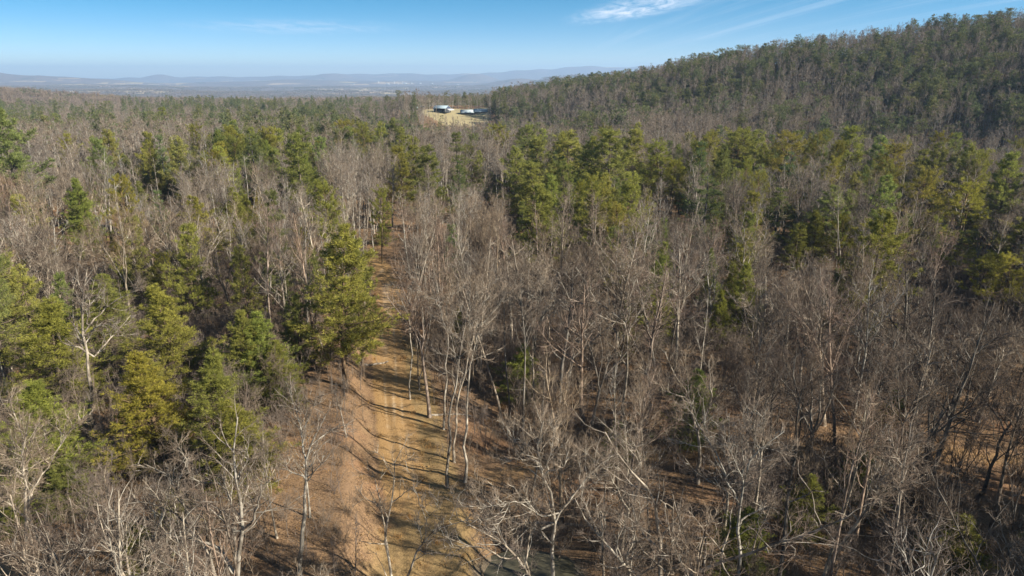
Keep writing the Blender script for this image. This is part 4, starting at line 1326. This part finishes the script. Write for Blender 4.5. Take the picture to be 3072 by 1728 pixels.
# share of pines by region
pr = np.full(len(x), 0.16)
pr = np.where((a < -8) & (r > 220) & (r < 470), 0.44 * (1 - sm(-a, 27, 34)) + 0.09, pr)
pr = np.where((a < -6) & (r < 220), 0.15, pr)
pr = np.where((np.abs(a + 4) < 5) & (r < 330), 0.05, pr)
pr = np.where((a > 1) & (r > 115) & (r < 300), 0.26, pr)
pr = np.where((a > 1) & (r <= 115), 0.12, pr)
pr = np.where(on_hill & (r > 280), 0.27, pr)
pr = np.where((np.abs(a) < 8) & (r > 430) & (r < 570), 0.42, pr)
pr = np.where(a > 44, 0.5, pr)
pr = pr * np.clip(1 + 1.35 * soft(x, y), 0.05, 2.4)
is_pine = rng.uniform(size=len(x)) < pr
z = height(x, y)
H = np.where(is_pine, rng.uniform(13, 25, len(x)), rng.uniform(16.0, 25.0, len(x)))
H = np.where((r < 64) & (a < 0), np.minimum(H, np.maximum(8.0, 42 - z - 0.50 * r)), H)
H = np.where((r < 64) & (a >= 0), np.minimum(H, np.maximum(7.5, 42 - z - 0.42 * r)), H)
H = np.where(on_hill & (r > 300), H * 0.84, H)
H = np.where((r > 545) & (r < 628) & (np.abs(a + 4.1) < 3.0), rng.uniform(6, 11, len(x)), H)
H = np.where((r > 430) & (a < -9), H * np.where(is_pine, 0.98, 0.78), H)
H = np.where((r > 700) & (np.abs(a + 4) < 7), H * 0.72, H)
H = np.where((td < 7) & (ts < 0) & (r < 75), np.minimum(H, 9), H)
# keep clear of the trees placed one by one
placed = [(v[0], v[1], 3.0) for v in HERO_TREES.values()] + [(p[0], p[1], 0.42 * p[4] + 1.0) for p in PINES]
keep = np.ones(len(x), bool)
for qx, qy, rad in placed:
    keep &= np.hypot(x - qx, y - qy) > rad
# and do not hide the pines that show in full
u, v, dep = project(x, y, z + H)
for qx, qy, qh, k, qw in PINES:
    qd = math.hypot(qx, qy)
    if qd > 260:
        continue
    qz = gz(qx, qy)
    uu, vt, dd = project(qx, qy, qz + qh)
    _, vb, _ = project(qx, qy, qz + qh * 0.25)
    half = 0.5 * qw * 683 / dd + 2.0 * 683 / dep
    hide = (r < qd) & (r > 56) & (np.abs(u - uu) < half) & (v < vt + (0.62 if qx < -15 and qd < 125 else 0.5) * (vb - vt))
    keep &= ~(hide & (rng.uniform(size=len(x)) < (0.93 if qx < -15 and qd < 125 else 0.75 if qd > 125 else 0.40)))
# nor the crooked trees along the bottom edge
def veils(u, v, y, x):
    m = np.zeros(len(u), bool)
    for hx, hy, r0, main, limbs in HERO_TREES.values():
        if hy > 70:
            continue
        xs = [q[0] for l in [main] + limbs for q in l]
        zt = max(q[1] for l in [main] + limbs for q in l)
        cu, _, dd = project(hx + (min(xs) + max(xs)) / 2, hy, 10.0)
        half = 0.5 * (max(xs) - min(xs)) * 683 / dd
        m |= (np.abs(u - cu) < half * 0.85 + 6) & (y < hy + 1.0)
        m |= np.hypot(x - hx, y - hy) < 2.2
    return m


keep &= ~(veils(u, v, y, x) & (rng.uniform(size=len(x)) < np.where(x < -4, 0.35, 0.6)))
x, y, z, r, a, H, is_pine, on_hill = (v[keep] for v in (x, y, z, r, a, H, is_pine, on_hill))

# ------------------------------------------------------------------ tree prototypes
BARE = []
for i, st in enumerate(('forest', 'forked', 'slender', 'spreading', 'forest', 'forked', 'slender', 'forest', 'forked', 'spreading',
                        'slender', 'forest', 'slender', 'forked', 'forest', 'slender')):
    t, c = bare_tree(100 + i, 20.0, (0.20, 0.23, 0.15, 0.24, 0.19, 0.21, 0.14, 0.22, 0.22, 0.22, 0.15, 0.18, 0.13, 0.20, 0.21, 0.16)[i], st,
                     (0.78, 0.8, 0.85, 0.8, 0.6, 0.85, 0.8, 0.9, 0.65, 0.8, 0.7, 0.85, 0.9, 0.75, 0.45, 0.6)[i])
    BARE.append((st, t.mesh('trunk', [M_BARK]), c.mesh('crown', [M_TWIG, M_BARK])))
t, c = bare_tree(140, 14.0, 0.13, 'spreading', 0.9, 1.0, 0.5)
LEAFY = ('leafy', t.mesh('trunk', [M_BARK]), c.mesh('crown', [M_TWIG, M_BARK, M_DRYLEAF]))
PINE = {}
for k, n in (('W', 3), ('L', 2), ('V', 3), ('Y', 3), ('S', 1)):
    PINE[k] = []
    for j in range(n):
        t, c = pine_tree(300 + 10 * j + ord(k), k)
        PINE[k].append((k, t.mesh('trunk', [M_PINEBARK]), c.mesh('crown', [M_PINEBARK, M_NEEDLE])))

things = []


def plant(name, proto, x, y, H, H0, wide, rz, color, lean=(0, 0)):
    e = bpy.data.objects.new(name, None)
    e.empty_display_size = 0.5
    C.objects.link(e)
    zz = gz(x, y)
    e.location = (x, y, zz - 0.08)
    e.rotation_euler = (lean[0], lean[1], rz)
    s = H / H0
    e.scale = (s * wide, s * wide, s)
    for nm, me in (('trunk', proto[1]), ('crown', proto[2])):
        o = bpy.data.objects.new(nm, me)
        C.objects.link(o)
        o.parent = e
        o.color = (*color, 1.0)
    u, v, dep = project(x, y, zz + H * 0.6)
    rec = dict(e=e, name=name, kind=proto[0], x=x, y=y, H=H, u=u, v=v, dep=dep, color=color, r=math.hypot(x, y))
    things.append(rec)
    return rec


# trees with a shape of their own
for k, (nm, (hx, hy, r0, main, limbs)) in enumerate(HERO_TREES.items()):
    t, c = hero_tree(700 + k, r0, main, limbs, {'B4': 0.55, 'B5': 0.55, 'B8a': 0.8, 'B8b': 0.8, 'B8c': 0.8}.get(nm, 1.0))
    top = max(q[1] for l in [main] + limbs for q in l)
    dark = nm in ('B12', 'B13', 'B14', 'B17')
    pale = nm in ('B4', 'B9', 'B10', 'B10b', 'B2', 'B7b', 'B16', 'B19')
    col = (0.50, 0.47, 0.45) if dark else (1.12, 1.11, 1.08) if pale else (0.92, 0.90, 0.87)
    rec = plant('bare_tree', (nm, t.mesh('trunk', [M_BARK]), c.mesh('crown', [M_TWIG, M_BARK])), hx, hy, top, top, 1.0, 0.0, col)
    rec['label'] = HERO_LABELS[nm]
    rec['mark'] = None

TINT = {'W': (1.28, 1.25, 0.98), 'L': (0.70, 0.80, 0.85), 'V': (1.22, 1.10, 0.66), 'Y': (1.16, 1.10, 0.72), 'S': (0.85, 0.92, 0.95)}
for i, (hx, hy, hH, k, wd) in enumerate(PINES):
    K = PINE_KINDS[k]
    cx = tuple(np.array(TINT[k]) * rng.uniform(0.82, 1.10) * np.array([rng.uniform(0.9, 1.06), 1.0, rng.uniform(0.95, 1.25)]))
    if i in (17, 25, 26, 44, 48):
        cx = tuple(v * 0.72 for v in cx)
    if i in (9, 10):
        cx = (1.32, 1.18, 0.86) if i == 9 else (1.1, 1.02, 0.8)
    if i in (11, 36, 42, 50, 51, 53, 54):
        cx = tuple(v * 1.15 for v in cx)
    wide = wd / (2 * K['wr'] * hH * 1.02)
    rec = plant('pine_tree', PINE[k][i % len(PINE[k])], hx, hy, hH, 20.0, min(2.1, max(0.7, wide * (1.6 if k == 'Y' else 1.42))), rng.uniform(0, 6.28), cx)
    if i in PINE_LABELS:
        rec['label'] = PINE_LABELS[i]
    if i in PINE_MARKS:
        rec['mark'] = PINE_MARKS[i]

# everything else: the largest in view one by one, the rest as two woods
u, v, dep = project(x, y, z + H * 0.7)
size = H / np.maximum(dep, 1)
in_view = (dep > 5) & (u > -12) & (u < 1036) & (v < 600) & (np.abs(a) < 44)
order = np.argsort(-size)
n_b, n_p = len(HERO_TREES), len(PINES)
single = np.zeros(len(x), bool)
style_tone = {}
for i in order:
    if not in_view[i]:
        continue
    if is_pine[i]:
        if n_p >= 298:
            continue
        n_p += 1
        near = r[i] < 110
        k = rng.choice(['Y', 'W', 'V'], p=[0.7, 0.2, 0.1]) if near else rng.choice(['W', 'V', 'Y', 'L', 'S'], p=[0.42, 0.26, 0.16, 0.11, 0.05])
        hH = min(H[i], rng.uniform(4.5, 10)) if near else H[i] * (0.65 if k == 'Y' else 1)
        cx = np.array(TINT[k]) * rng.uniform(0.72, 1.12) * np.array([rng.uniform(0.88, 1.06), 1.0, rng.uniform(0.95, 1.3)])
        plant('pine_tree', PINE[k][rng.randint(len(PINE[k]))], x[i], y[i], hH, 20.0, rng.uniform(0.8, 1.15), rng.uniform(0, 6.28), tuple(cx))
    else:
        if n_b >= 298:
            continue
        n_b += 1
        if a[i] < -15 and 50 < r[i] < 75 and rng.uniform() < 0.30:
            pt, H0 = LEAFY, 14.0
        else:
            tall_ = ((x[i] > np.interp(y[i], TRACK[:, 1], TRACK[:, 0])) & (x[i] < np.interp(y[i], TRACK[:, 1], TRACK[:, 0]) + 17) & (r[i] < 140))
            pool = [q for q in BARE if q[0] == 'slender'] if tall_ and rng.uniform() < 0.6 else BARE
            pt, H0 = pool[rng.randint(len(pool))], 20.0
        tone = rng.choice(3, p=[0.30, 0.32, 0.38])
        cx = np.array([(1.12, 1.11, 1.08), (0.60, 0.57, 0.55), [(1.06, 0.96, 0.83), (1.0, 0.85, 0.78), (0.98, 0.92, 0.86)][rng.randint(3)]][tone]) * rng.uniform(0.9, 1.08)
        rec = plant('bare_tree', pt, x[i], y[i], H[i], H0, rng.uniform(0.95, 1.4) if a[i] > 0 and r[i] < 100 and pt[0] != 'slender' else rng.uniform(0.72, 1.1), rng.uniform(0, 6.28), tuple(cx), tuple(rng.normal(size=2) * (0.05 if rng.uniform() < 0.9 else 0.2)))
        rec['tone'] = ('pale', 'dark', 'brownish')[tone]
    single[i] = True

# ------------------------------------------------------------------ what singles each tree out
marks = [t for t in things if t.get('mark')]
for t, nm in ((next(t for t in things if t['kind'] == 'B1'), 'big grey tree with the broken stub'), (next(t for t in things if t['kind'] == 'B3'), 'large forked tree at the bottom'),
              (next(t for t in things if t['kind'] == 'B9'), 'white-limbed tree behind the pond'), (next(t for t in things if t['kind'] == 'B12'), 'tall dark crooked tree'),
              (next(t for t in things if t['kind'] == 'B15'), 'fan-limbed tree by the gully'), (next(t for t in things if t['kind'] == 'B7b'), 'tall clump by the track'),
              (next(t for t in things if t['kind'] == 'B10'), 'wide white fork'), (next(t for t in things if t['kind'] == 'B13'), 'leaning dark tree at the edge'),
              (next(t for t in things if t['kind'] == 'B18'), 'round fan-crowned tree'), (next(t for t in things if t['kind'] == 'B11'), 'straight tree by the side track')):
    t['mark'] = nm
    marks.append(t)
LOOK = {'forest': 'many-branched', 'forked': 'forked', 'slender': 'slender', 'spreading': 'wide-branched', 'leafy': 'brown-leaved',
        'W': 'feathery pine', 'L': 'dark layered pine', 'V': 'flat-topped pine', 'Y': 'bushy young pine', 'S': 'spire-like pine'}
by = {}
for t in things:
    if t.get('label'):
        continue
    m = min(marks, key=lambda q: (q is t) * 1e9 + abs(q['u'] - t['u']) + 2.2 * abs(q['v'] - t['v']) + 0.8 * abs(q['r'] - t['r']))
    du, dr = t['u'] - m['u'], t['r'] - m['r']
    side = '' if abs(du) < 9 else ('left of' if du < 0 else 'right of')
    fore = 'behind' if dr > 0 else 'in front of'
    if t.get('mark') and t['name'] == 'pine_tree':
        base = f"{t['mark']}, {side or fore} the {m['mark']}"
    else:
        what = LOOK[t['kind']] if t['name'] == 'pine_tree' else f"{t['tone']} {LOOK[t['kind']]} tree"
        if side and abs(dr) > 9:
            base = f"{what} {'behind' if dr > 0 else 'before'}, {side} the {m['mark']}"
        else:
            base = f"{what} {side or fore} the {m['mark']}"
    by.setdefault(base, []).append(t)
NTH = ['nearest', 'second nearest', 'third nearest', 'fourth nearest', 'fifth nearest', 'sixth nearest', 'seventh nearest', 'eighth nearest', 'ninth nearest', 'tenth nearest', 'eleventh nearest',
       'twelfth nearest', 'thirteenth nearest', 'fourteenth nearest', 'fifteenth nearest', 'sixteenth nearest', 'seventeenth nearest',
       'eighteenth nearest', 'nineteenth nearest', 'twentieth nearest', 'twenty-first nearest', 'twenty-second nearest', 'farthest']
for base, ts_ in by.items():
    ts_.sort(key=lambda t: t['r'])
    for k, t in enumerate(ts_):
        t['label'] = base if len(ts_) == 1 else f"{NTH[min(k, 22)]} {base}"
for t in things:
    tag(t['e'], t['label'], 'bare tree' if t['name'] == 'bare_tree' else 'pine tree', 'bare trees of the wood' if t['name'] == 'bare_tree' else 'pines of the wood')


# ------------------------------------------------------------------ the rest of the woods, nobody could count
def instanced(name, protos, pos, which, rot, scl, label=None):
    """one stuff object: a point cloud mesh whose points carry shared tree meshes"""
    me = bpy.data.meshes.new(name)
    me.vertices.add(len(pos))
    me.vertices.foreach_set('co', np.asarray(pos, np.float32).ravel())
    for nm, ty, arr in (('which', 'INT', np.asarray(which, np.int32)), ('rot', 'FLOAT_VECTOR', np.asarray(rot, np.float32).ravel()), ('scl', 'FLOAT_VECTOR', np.asarray(scl, np.float32).ravel())):
        at = me.attributes.new(nm, ty, 'POINT')
        at.data.foreach_set('value' if ty == 'INT' else 'vector', arr)
    o = obj(name, me)
    tag(o, label, kind='stuff')
    ng = bpy.data.node_groups.new(name, 'GeometryNodeTree')
    ng.interface.new_socket(name='Geometry', in_out='INPUT', socket_type='NodeSocketGeometry')
    ng.interface.new_socket(name='Geometry', in_out='OUTPUT', socket_type='NodeSocketGeometry')
    t = NT(ng)
    gi, go = t.n('NodeGroupInput'), t.n('NodeGroupOutput')
    join = t.n('GeometryNodeJoinGeometry')

    def attr(nm, ty):
        q = t.n('GeometryNodeInputNamedAttribute', data_type=ty)
        q.inputs['Name'].default_value = nm
        return q.outputs['Attribute']
    aw, ar, as_ = attr('which', 'INT'), attr('rot', 'FLOAT_VECTOR'), attr('scl', 'FLOAT_VECTOR')
    for k, mesh in enumerate(protos):
        src = bpy.data.objects.new(mesh.name, mesh)        # carries the shared mesh, stands nowhere itself
        cmp_ = t.n('FunctionNodeCompare', data_type='INT', operation='EQUAL')
        t.l(aw, cmp_.inputs[2])
        cmp_.inputs[3].default_value = k
        oi = t.n('GeometryNodeObjectInfo')
        oi.inputs['Object'].default_value = src
        oi.inputs['As Instance'].default_value = True
        ip = t.n('GeometryNodeInstanceOnPoints')
        t.l(gi.outputs[0], ip.inputs['Points'])
        t.l(cmp_.outputs[0], ip.inputs['Selection'])
        t.l(oi.outputs['Geometry'], ip.inputs['Instance'])
        t.l(ar, ip.inputs['Rotation'])
        t.l(as_, ip.inputs['Scale'])
        t.l(ip.outputs[0], join.inputs[0])
    t.l(join.outputs[0], go.inputs[0])
    md = o.modifiers.new('growth', 'NODES')
    md.node_group = ng
    return o


def both(tr, cr):
    """trunk and crown in one mesh, for woods"""
    mb = MB()
    off = 0
    for src, base in ((tr, 0), (cr, 1)):
        for v_, f_, m_, t_ in zip(src.v, src.f, src.m, src.tone):
            mb.v.append(v_)
            mb.f.append(f_ + off)
            mb.m.append(m_ + base)
            mb.tone.append(t_)
        off += src.nv
    return mb


def merge_mesh(a, b, mats):
    """same, from two finished meshes"""
    import bmesh
    bm = bmesh.new()
    bm.from_mesh(a)
    n = len(bm.faces)
    bm.from_mesh(b)
    bm.faces.ensure_lookup_table()
    for f in bm.faces[n:]:
        f.material_index += 1
    me = bpy.data.meshes.new('tree')
    bm.to_mesh(me)
    bm.free()
    for m in mats:
        me.materials.append(m)
    return me


rest = ~single
far = r > 270
bare_protos, pine_protos = [], []
for st, tm, cm in BARE:
    bare_protos.append(merge_mesh(tm, cm, [M_BARK, M_TWIG, M_BARK]))
for i, st in enumerate(('forest', 'forked', 'slender', 'spreading', 'forest')):
    t, c = bare_tree(200 + i, 20.0, 0.24, st, 0.62, 2.3)
    bare_protos.append(both(t, c).mesh('bare', [M_BARK, M_TWIG, M_BARK]))
k_near = [k for k in PINE for _ in PINE[k]]
for k in PINE:
    for _, tm, cm in PINE[k]:
        pine_protos.append(merge_mesh(tm, cm, [M_PINEBARK, M_PINEBARK, M_NEEDLE]))
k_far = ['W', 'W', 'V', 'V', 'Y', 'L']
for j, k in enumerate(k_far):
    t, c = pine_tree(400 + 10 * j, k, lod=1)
    pine_protos.append(both(t, c).mesh('pine', [M_PINEBARK, M_PINEBARK, M_NEEDLE_DIM]))

q = rest & ~is_pine
n = q.sum()
wh = np.where(far[q], len(BARE) + rng.randint(0, 5, n), rng.randint(0, len(BARE), n))
s = H[q] / 20.0
wide = rng.uniform(0.75, 1.1, n)
instanced('bare_woodland', bare_protos, np.stack([x[q], y[q], z[q] - 0.1], 1), wh,
          np.stack([rng.normal(size=n) * 0.04, rng.normal(size=n) * 0.04, rng.uniform(0, 6.28, n)], 1), np.stack([s * wide, s * wide, s], 1),
          'brownish grey leafless wood stretching back to the valley and over the hill')
q = rest & is_pine
n = q.sum()
wn = np.array([k_near.index('W') + j for j in range(3)] + [k_near.index('V') + j for j in range(3)] + [k_near.index('Y'), k_near.index('L'), k_near.index('S')])
wh = np.where(far[q], len(k_near) + rng.choice(6, n, p=[0.25, 0.2, 0.2, 0.15, 0.1, 0.1]), wn[rng.randint(0, len(wn), n)])
s = H[q] / 20.0
wide = rng.uniform(0.9, 1.3, n) * np.where(on_hill[q] & (r[q] > 280), 1.35, 1.0)
instanced('pine_woodland', pine_protos, np.stack([x[q], y[q], z[q] - 0.1], 1), wh,
          np.stack([np.zeros(n), np.zeros(n), rng.uniform(0, 6.28, n)], 1), np.stack([s * wide, s * wide, s], 1),
          'olive green pines mixed through the wood and over the hillside')

# woods of the valley floor
clumps = [clump(500 + i, 10, 17.0, (0.03, 0.08, 0.0, 0.75)[i]).mesh('clump', [M_TWIG, M_NEEDLE_DIM]) for i in range(4)]
Q = np.concatenate([scatter(26, 1130, 2300, -39, 39), scatter(44, 2300, 4400, -39, 39), scatter(78, 4400, 8200, -39, 39)])
cx, cyy = Q[:, 0], Q[:, 1]
rr, aa = np.hypot(cx, cyy), np.degrees(np.arctan2(cx, cyy))
ck = (soft(cx / 5.0, cyy / 5.0, 1) < 0.62) | (rr < 1500)
for hx, hy, *_ in HOUSES[2:]:
    ck &= ~((np.abs(aa - math.degrees(math.atan2(hx, hy))) < 0.5) & (rr > 1250) & (rr < 1430))
Q, rr = Q[ck], rr[ck]
n = len(Q)
zc = height(Q[:, 0], Q[:, 1])
piney = soft(Q[:, 0] / 3.0, Q[:, 1] / 3.0, 2) > 0.45
wh = np.where(piney & (rng.uniform(size=n) < 0.7), 3, rng.randint(0, 3, n))
sc = np.where(rr > 4400, 2.1, np.where(rr > 2300, 1.4, 1.0))
szz = rng.uniform(0.6, 0.9, n)
instanced('valley_woodland', clumps, np.stack([Q[:, 0], Q[:, 1], zc - 0.3], 1), wh, np.stack([np.zeros(n), np.zeros(n), rng.uniform(0, 6.28, n)], 1),
          np.stack([sc, sc, szz], 1), 'hazy mauve woods covering the valley floor')

# undergrowth: saplings, brush, dry grass, fallen leaves
kinds = ['sapling', 'sapling', 'sapling', 'brush', 'brush', 'grass', 'grass', 'leaves', 'thicket', 'thicket', 'thicket', 'thicket']
protos = [shrub(600 + i, k).mesh('undergrowth', [M_TWIG, M_DRYLEAF]) for i, k in enumerate(kinds)]
U = np.concatenate([scatter(2.1, 34, 175, -40, 42)])
ux, uy = U[:, 0], U[:, 1]
utd, _, uts = poly_dist(ux, uy, TRACK)
ubd, _, _ = poly_dist(ux, uy, BRANCH)
clear = (uy < 67) & (ux > -0.27 * uy) & (ux < -0.03 * uy)
pond = np.hypot((ux - PONDC[0]) / PONDR[0], (uy - PONDC[1]) / PONDR[1]) < 1.3
n = len(ux)
wh = rng.choice(8, n, p=[0.15, 0.14, 0.14, 0.19, 0.18, 0.05, 0.05, 0.10])
u_off = ux - np.interp(uy, TRACK[:, 1], TRACK[:, 0])
dense = np.where(u_off > 14, 0.50, np.where(u_off > 6, 0.10, np.where(u_off < -12, 0.30, 0.05)))
dense = np.where((u_off > 14) & (soft(ux * 2.2, uy * 2.2, 3) > 0.45), 0.12, dense)
wh = np.where(rng.uniform(size=n) < dense, rng.randint(8, 12, n), wh)
wh = np.where(clear | ((utd < 3.6)) | (ubd < 2.4), rng.choice([5, 6, 7], n), wh)
kp = ((utd > 1.5) | (uy < 61)) & (ubd > 0.8) & ~pond
uu_, uv_, _ = project(ux, uy, height(ux, uy) + 3.0)
kp &= ~(veils(uu_, uv_, uy, ux) & (wh >= 8) & (ux > -14))
kp &= ~((utd < 4.0) & (rng.uniform(size=n) < 0.4))
U, wh = U[kp], wh[kp]
n = len(U)
zu = height(U[:, 0], U[:, 1])
s = rng.uniform(0.7, 1.25, n)
instanced('undergrowth', protos, np.stack([U[:, 0], U[:, 1], zu - 0.03], 1), wh, np.stack([np.zeros(n), np.zeros(n), rng.uniform(0, 6.28, n)], 1),
          np.stack([s, s, s], 1), 'thin saplings, bare brush, dry grass and fallen leaves under the trees')


# ------------------------------------------------------------------ stones and fallen wood near the track and pond
M_STONE = plain_mat('pale_stone', (0.22, 0.19, 0.155), 0.95, 0.05, 0.0, 0.4, 3.0)
for i, (bx, by, sz, lab) in enumerate([(-0.4, 55.4, 0.8, 'pale boulder under the branches on the far bank of the pond')]):
    g = np.random.RandomState(40 + i)
    nu, nv = 10, 7
    aa = np.arange(nu) * 6.283 / nu
    bb = np.linspace(-1.35, 1.5, nv)
    V = np.stack([np.cos(bb)[:, None] * np.cos(aa), np.cos(bb)[:, None] * np.sin(aa), np.sin(bb)[:, None] * np.ones(nu)], -1) * (1 + 0.16 * g.normal(size=(nv, nu, 1)))
    idx = np.arange(nu * nv).reshape(nv, nu)
    F = np.stack([idx[:-1], np.roll(idx[:-1], -1, 1), np.roll(idx[1:], -1, 1), idx[1:]], -1).reshape(-1, 4)
    mb = MB()
    mb.add(V.reshape(-1, 3) * np.array([sz, sz * 0.75, sz * 0.42]), F)
    mb.add(np.zeros((0, 3)), np.array([list(idx[-1]), list(idx[0][::-1])]) - mb.nv)
    o = obj('boulder', mb.mesh('boulder', [M_STONE], smooth=True), None, (bx, by, gz(bx, by) + sz * 0.12))
    o.rotation_euler = (0, 0, g.uniform(0, 6.28))
    tag(o, lab, 'boulder')
for i, (lx, ly, L, rz, rad, lab) in enumerate([(-8.0, 80.5, 5.5, R(15), 0.16, 'fallen grey log lying on the verge right of the track'), (-24.5, 57.5, 6.0, R(70), 0.15, 'fallen log on the brown bank left of the track'),
                                               (-21.0, 95.0, 5.0, R(40), 0.22, 'bent fallen trunk under the great roadside pine'), (5.5, 58.0, 7.0, R(-20), 0.17, 'fallen log in the dark gully behind the pond')]):
    g = np.random.RandomState(60 + i)
    mb = MB()
    s = np.linspace(-0.5, 0.5, 7)
    q = np.stack([s * L, 0.25 * np.sin(s * 4 + i), np.zeros(7)], 1)
    px_ = lx + q[:, 0] * math.cos(rz) - q[:, 1] * math.sin(rz)
    py_ = ly + q[:, 0] * math.sin(rz) + q[:, 1] * math.cos(rz)
    zz = height(px_, py_)
    W_ = np.stack([px_ - lx, py_ - ly, zz - gz(lx, ly) + rad * 0.7], 1)
    rd = rad * np.linspace(1.0, 0.5, 7)
    mb.tubes(W_[None], rd[None], 8)
    e = obj('fallen_log', mb.mesh('fallen_log', [M_BARK], smooth=True), None, (lx, ly, gz(lx, ly)))
    tag(e, lab, 'fallen log', 'fallen logs on the forest floor')
    mb = MB()
    sp2, dd, LL, r2 = spawn(g, W_[None], rd[None], 5, 0.3, 1.0, 40, 80, lambda t, pl, gg: gg.uniform(0.6, 1.6, len(t)), 0.4)
    dd[:, 2] = np.abs(dd[:, 2])
    p2, q2 = grow(g, sp2, unit(dd), LL, np.clip(r2, 0.02, 0.05), 3, 0.15, 0.05)
    mb.tubes(p2, q2, 4)
    part('branch_stubs', mb, M_BARK, e)

# ------------------------------------------------------------------ the air
hz = MB()
hz.box((0, 0, 95), (48600, 48600, 490))
m = bpy.data.materials.new('haze')
m.use_nodes = True
t = NT(m.node_tree)
o_ = t.n('ShaderNodeOutputMaterial')
vol = t.n('ShaderNodeVolumePrincipled')
vol.inputs['Color'].default_value = (0.47, 0.70, 1.0, 1)
vol.inputs['Density'].default_value = HAZE
vol.inputs['Anisotropy'].default_value = 0.1
t.l(vol.outputs[0], o_.inputs['Volume'])
haze = obj('haze', hz.mesh('haze', [m]))
haze['kind'] = 'stuff'
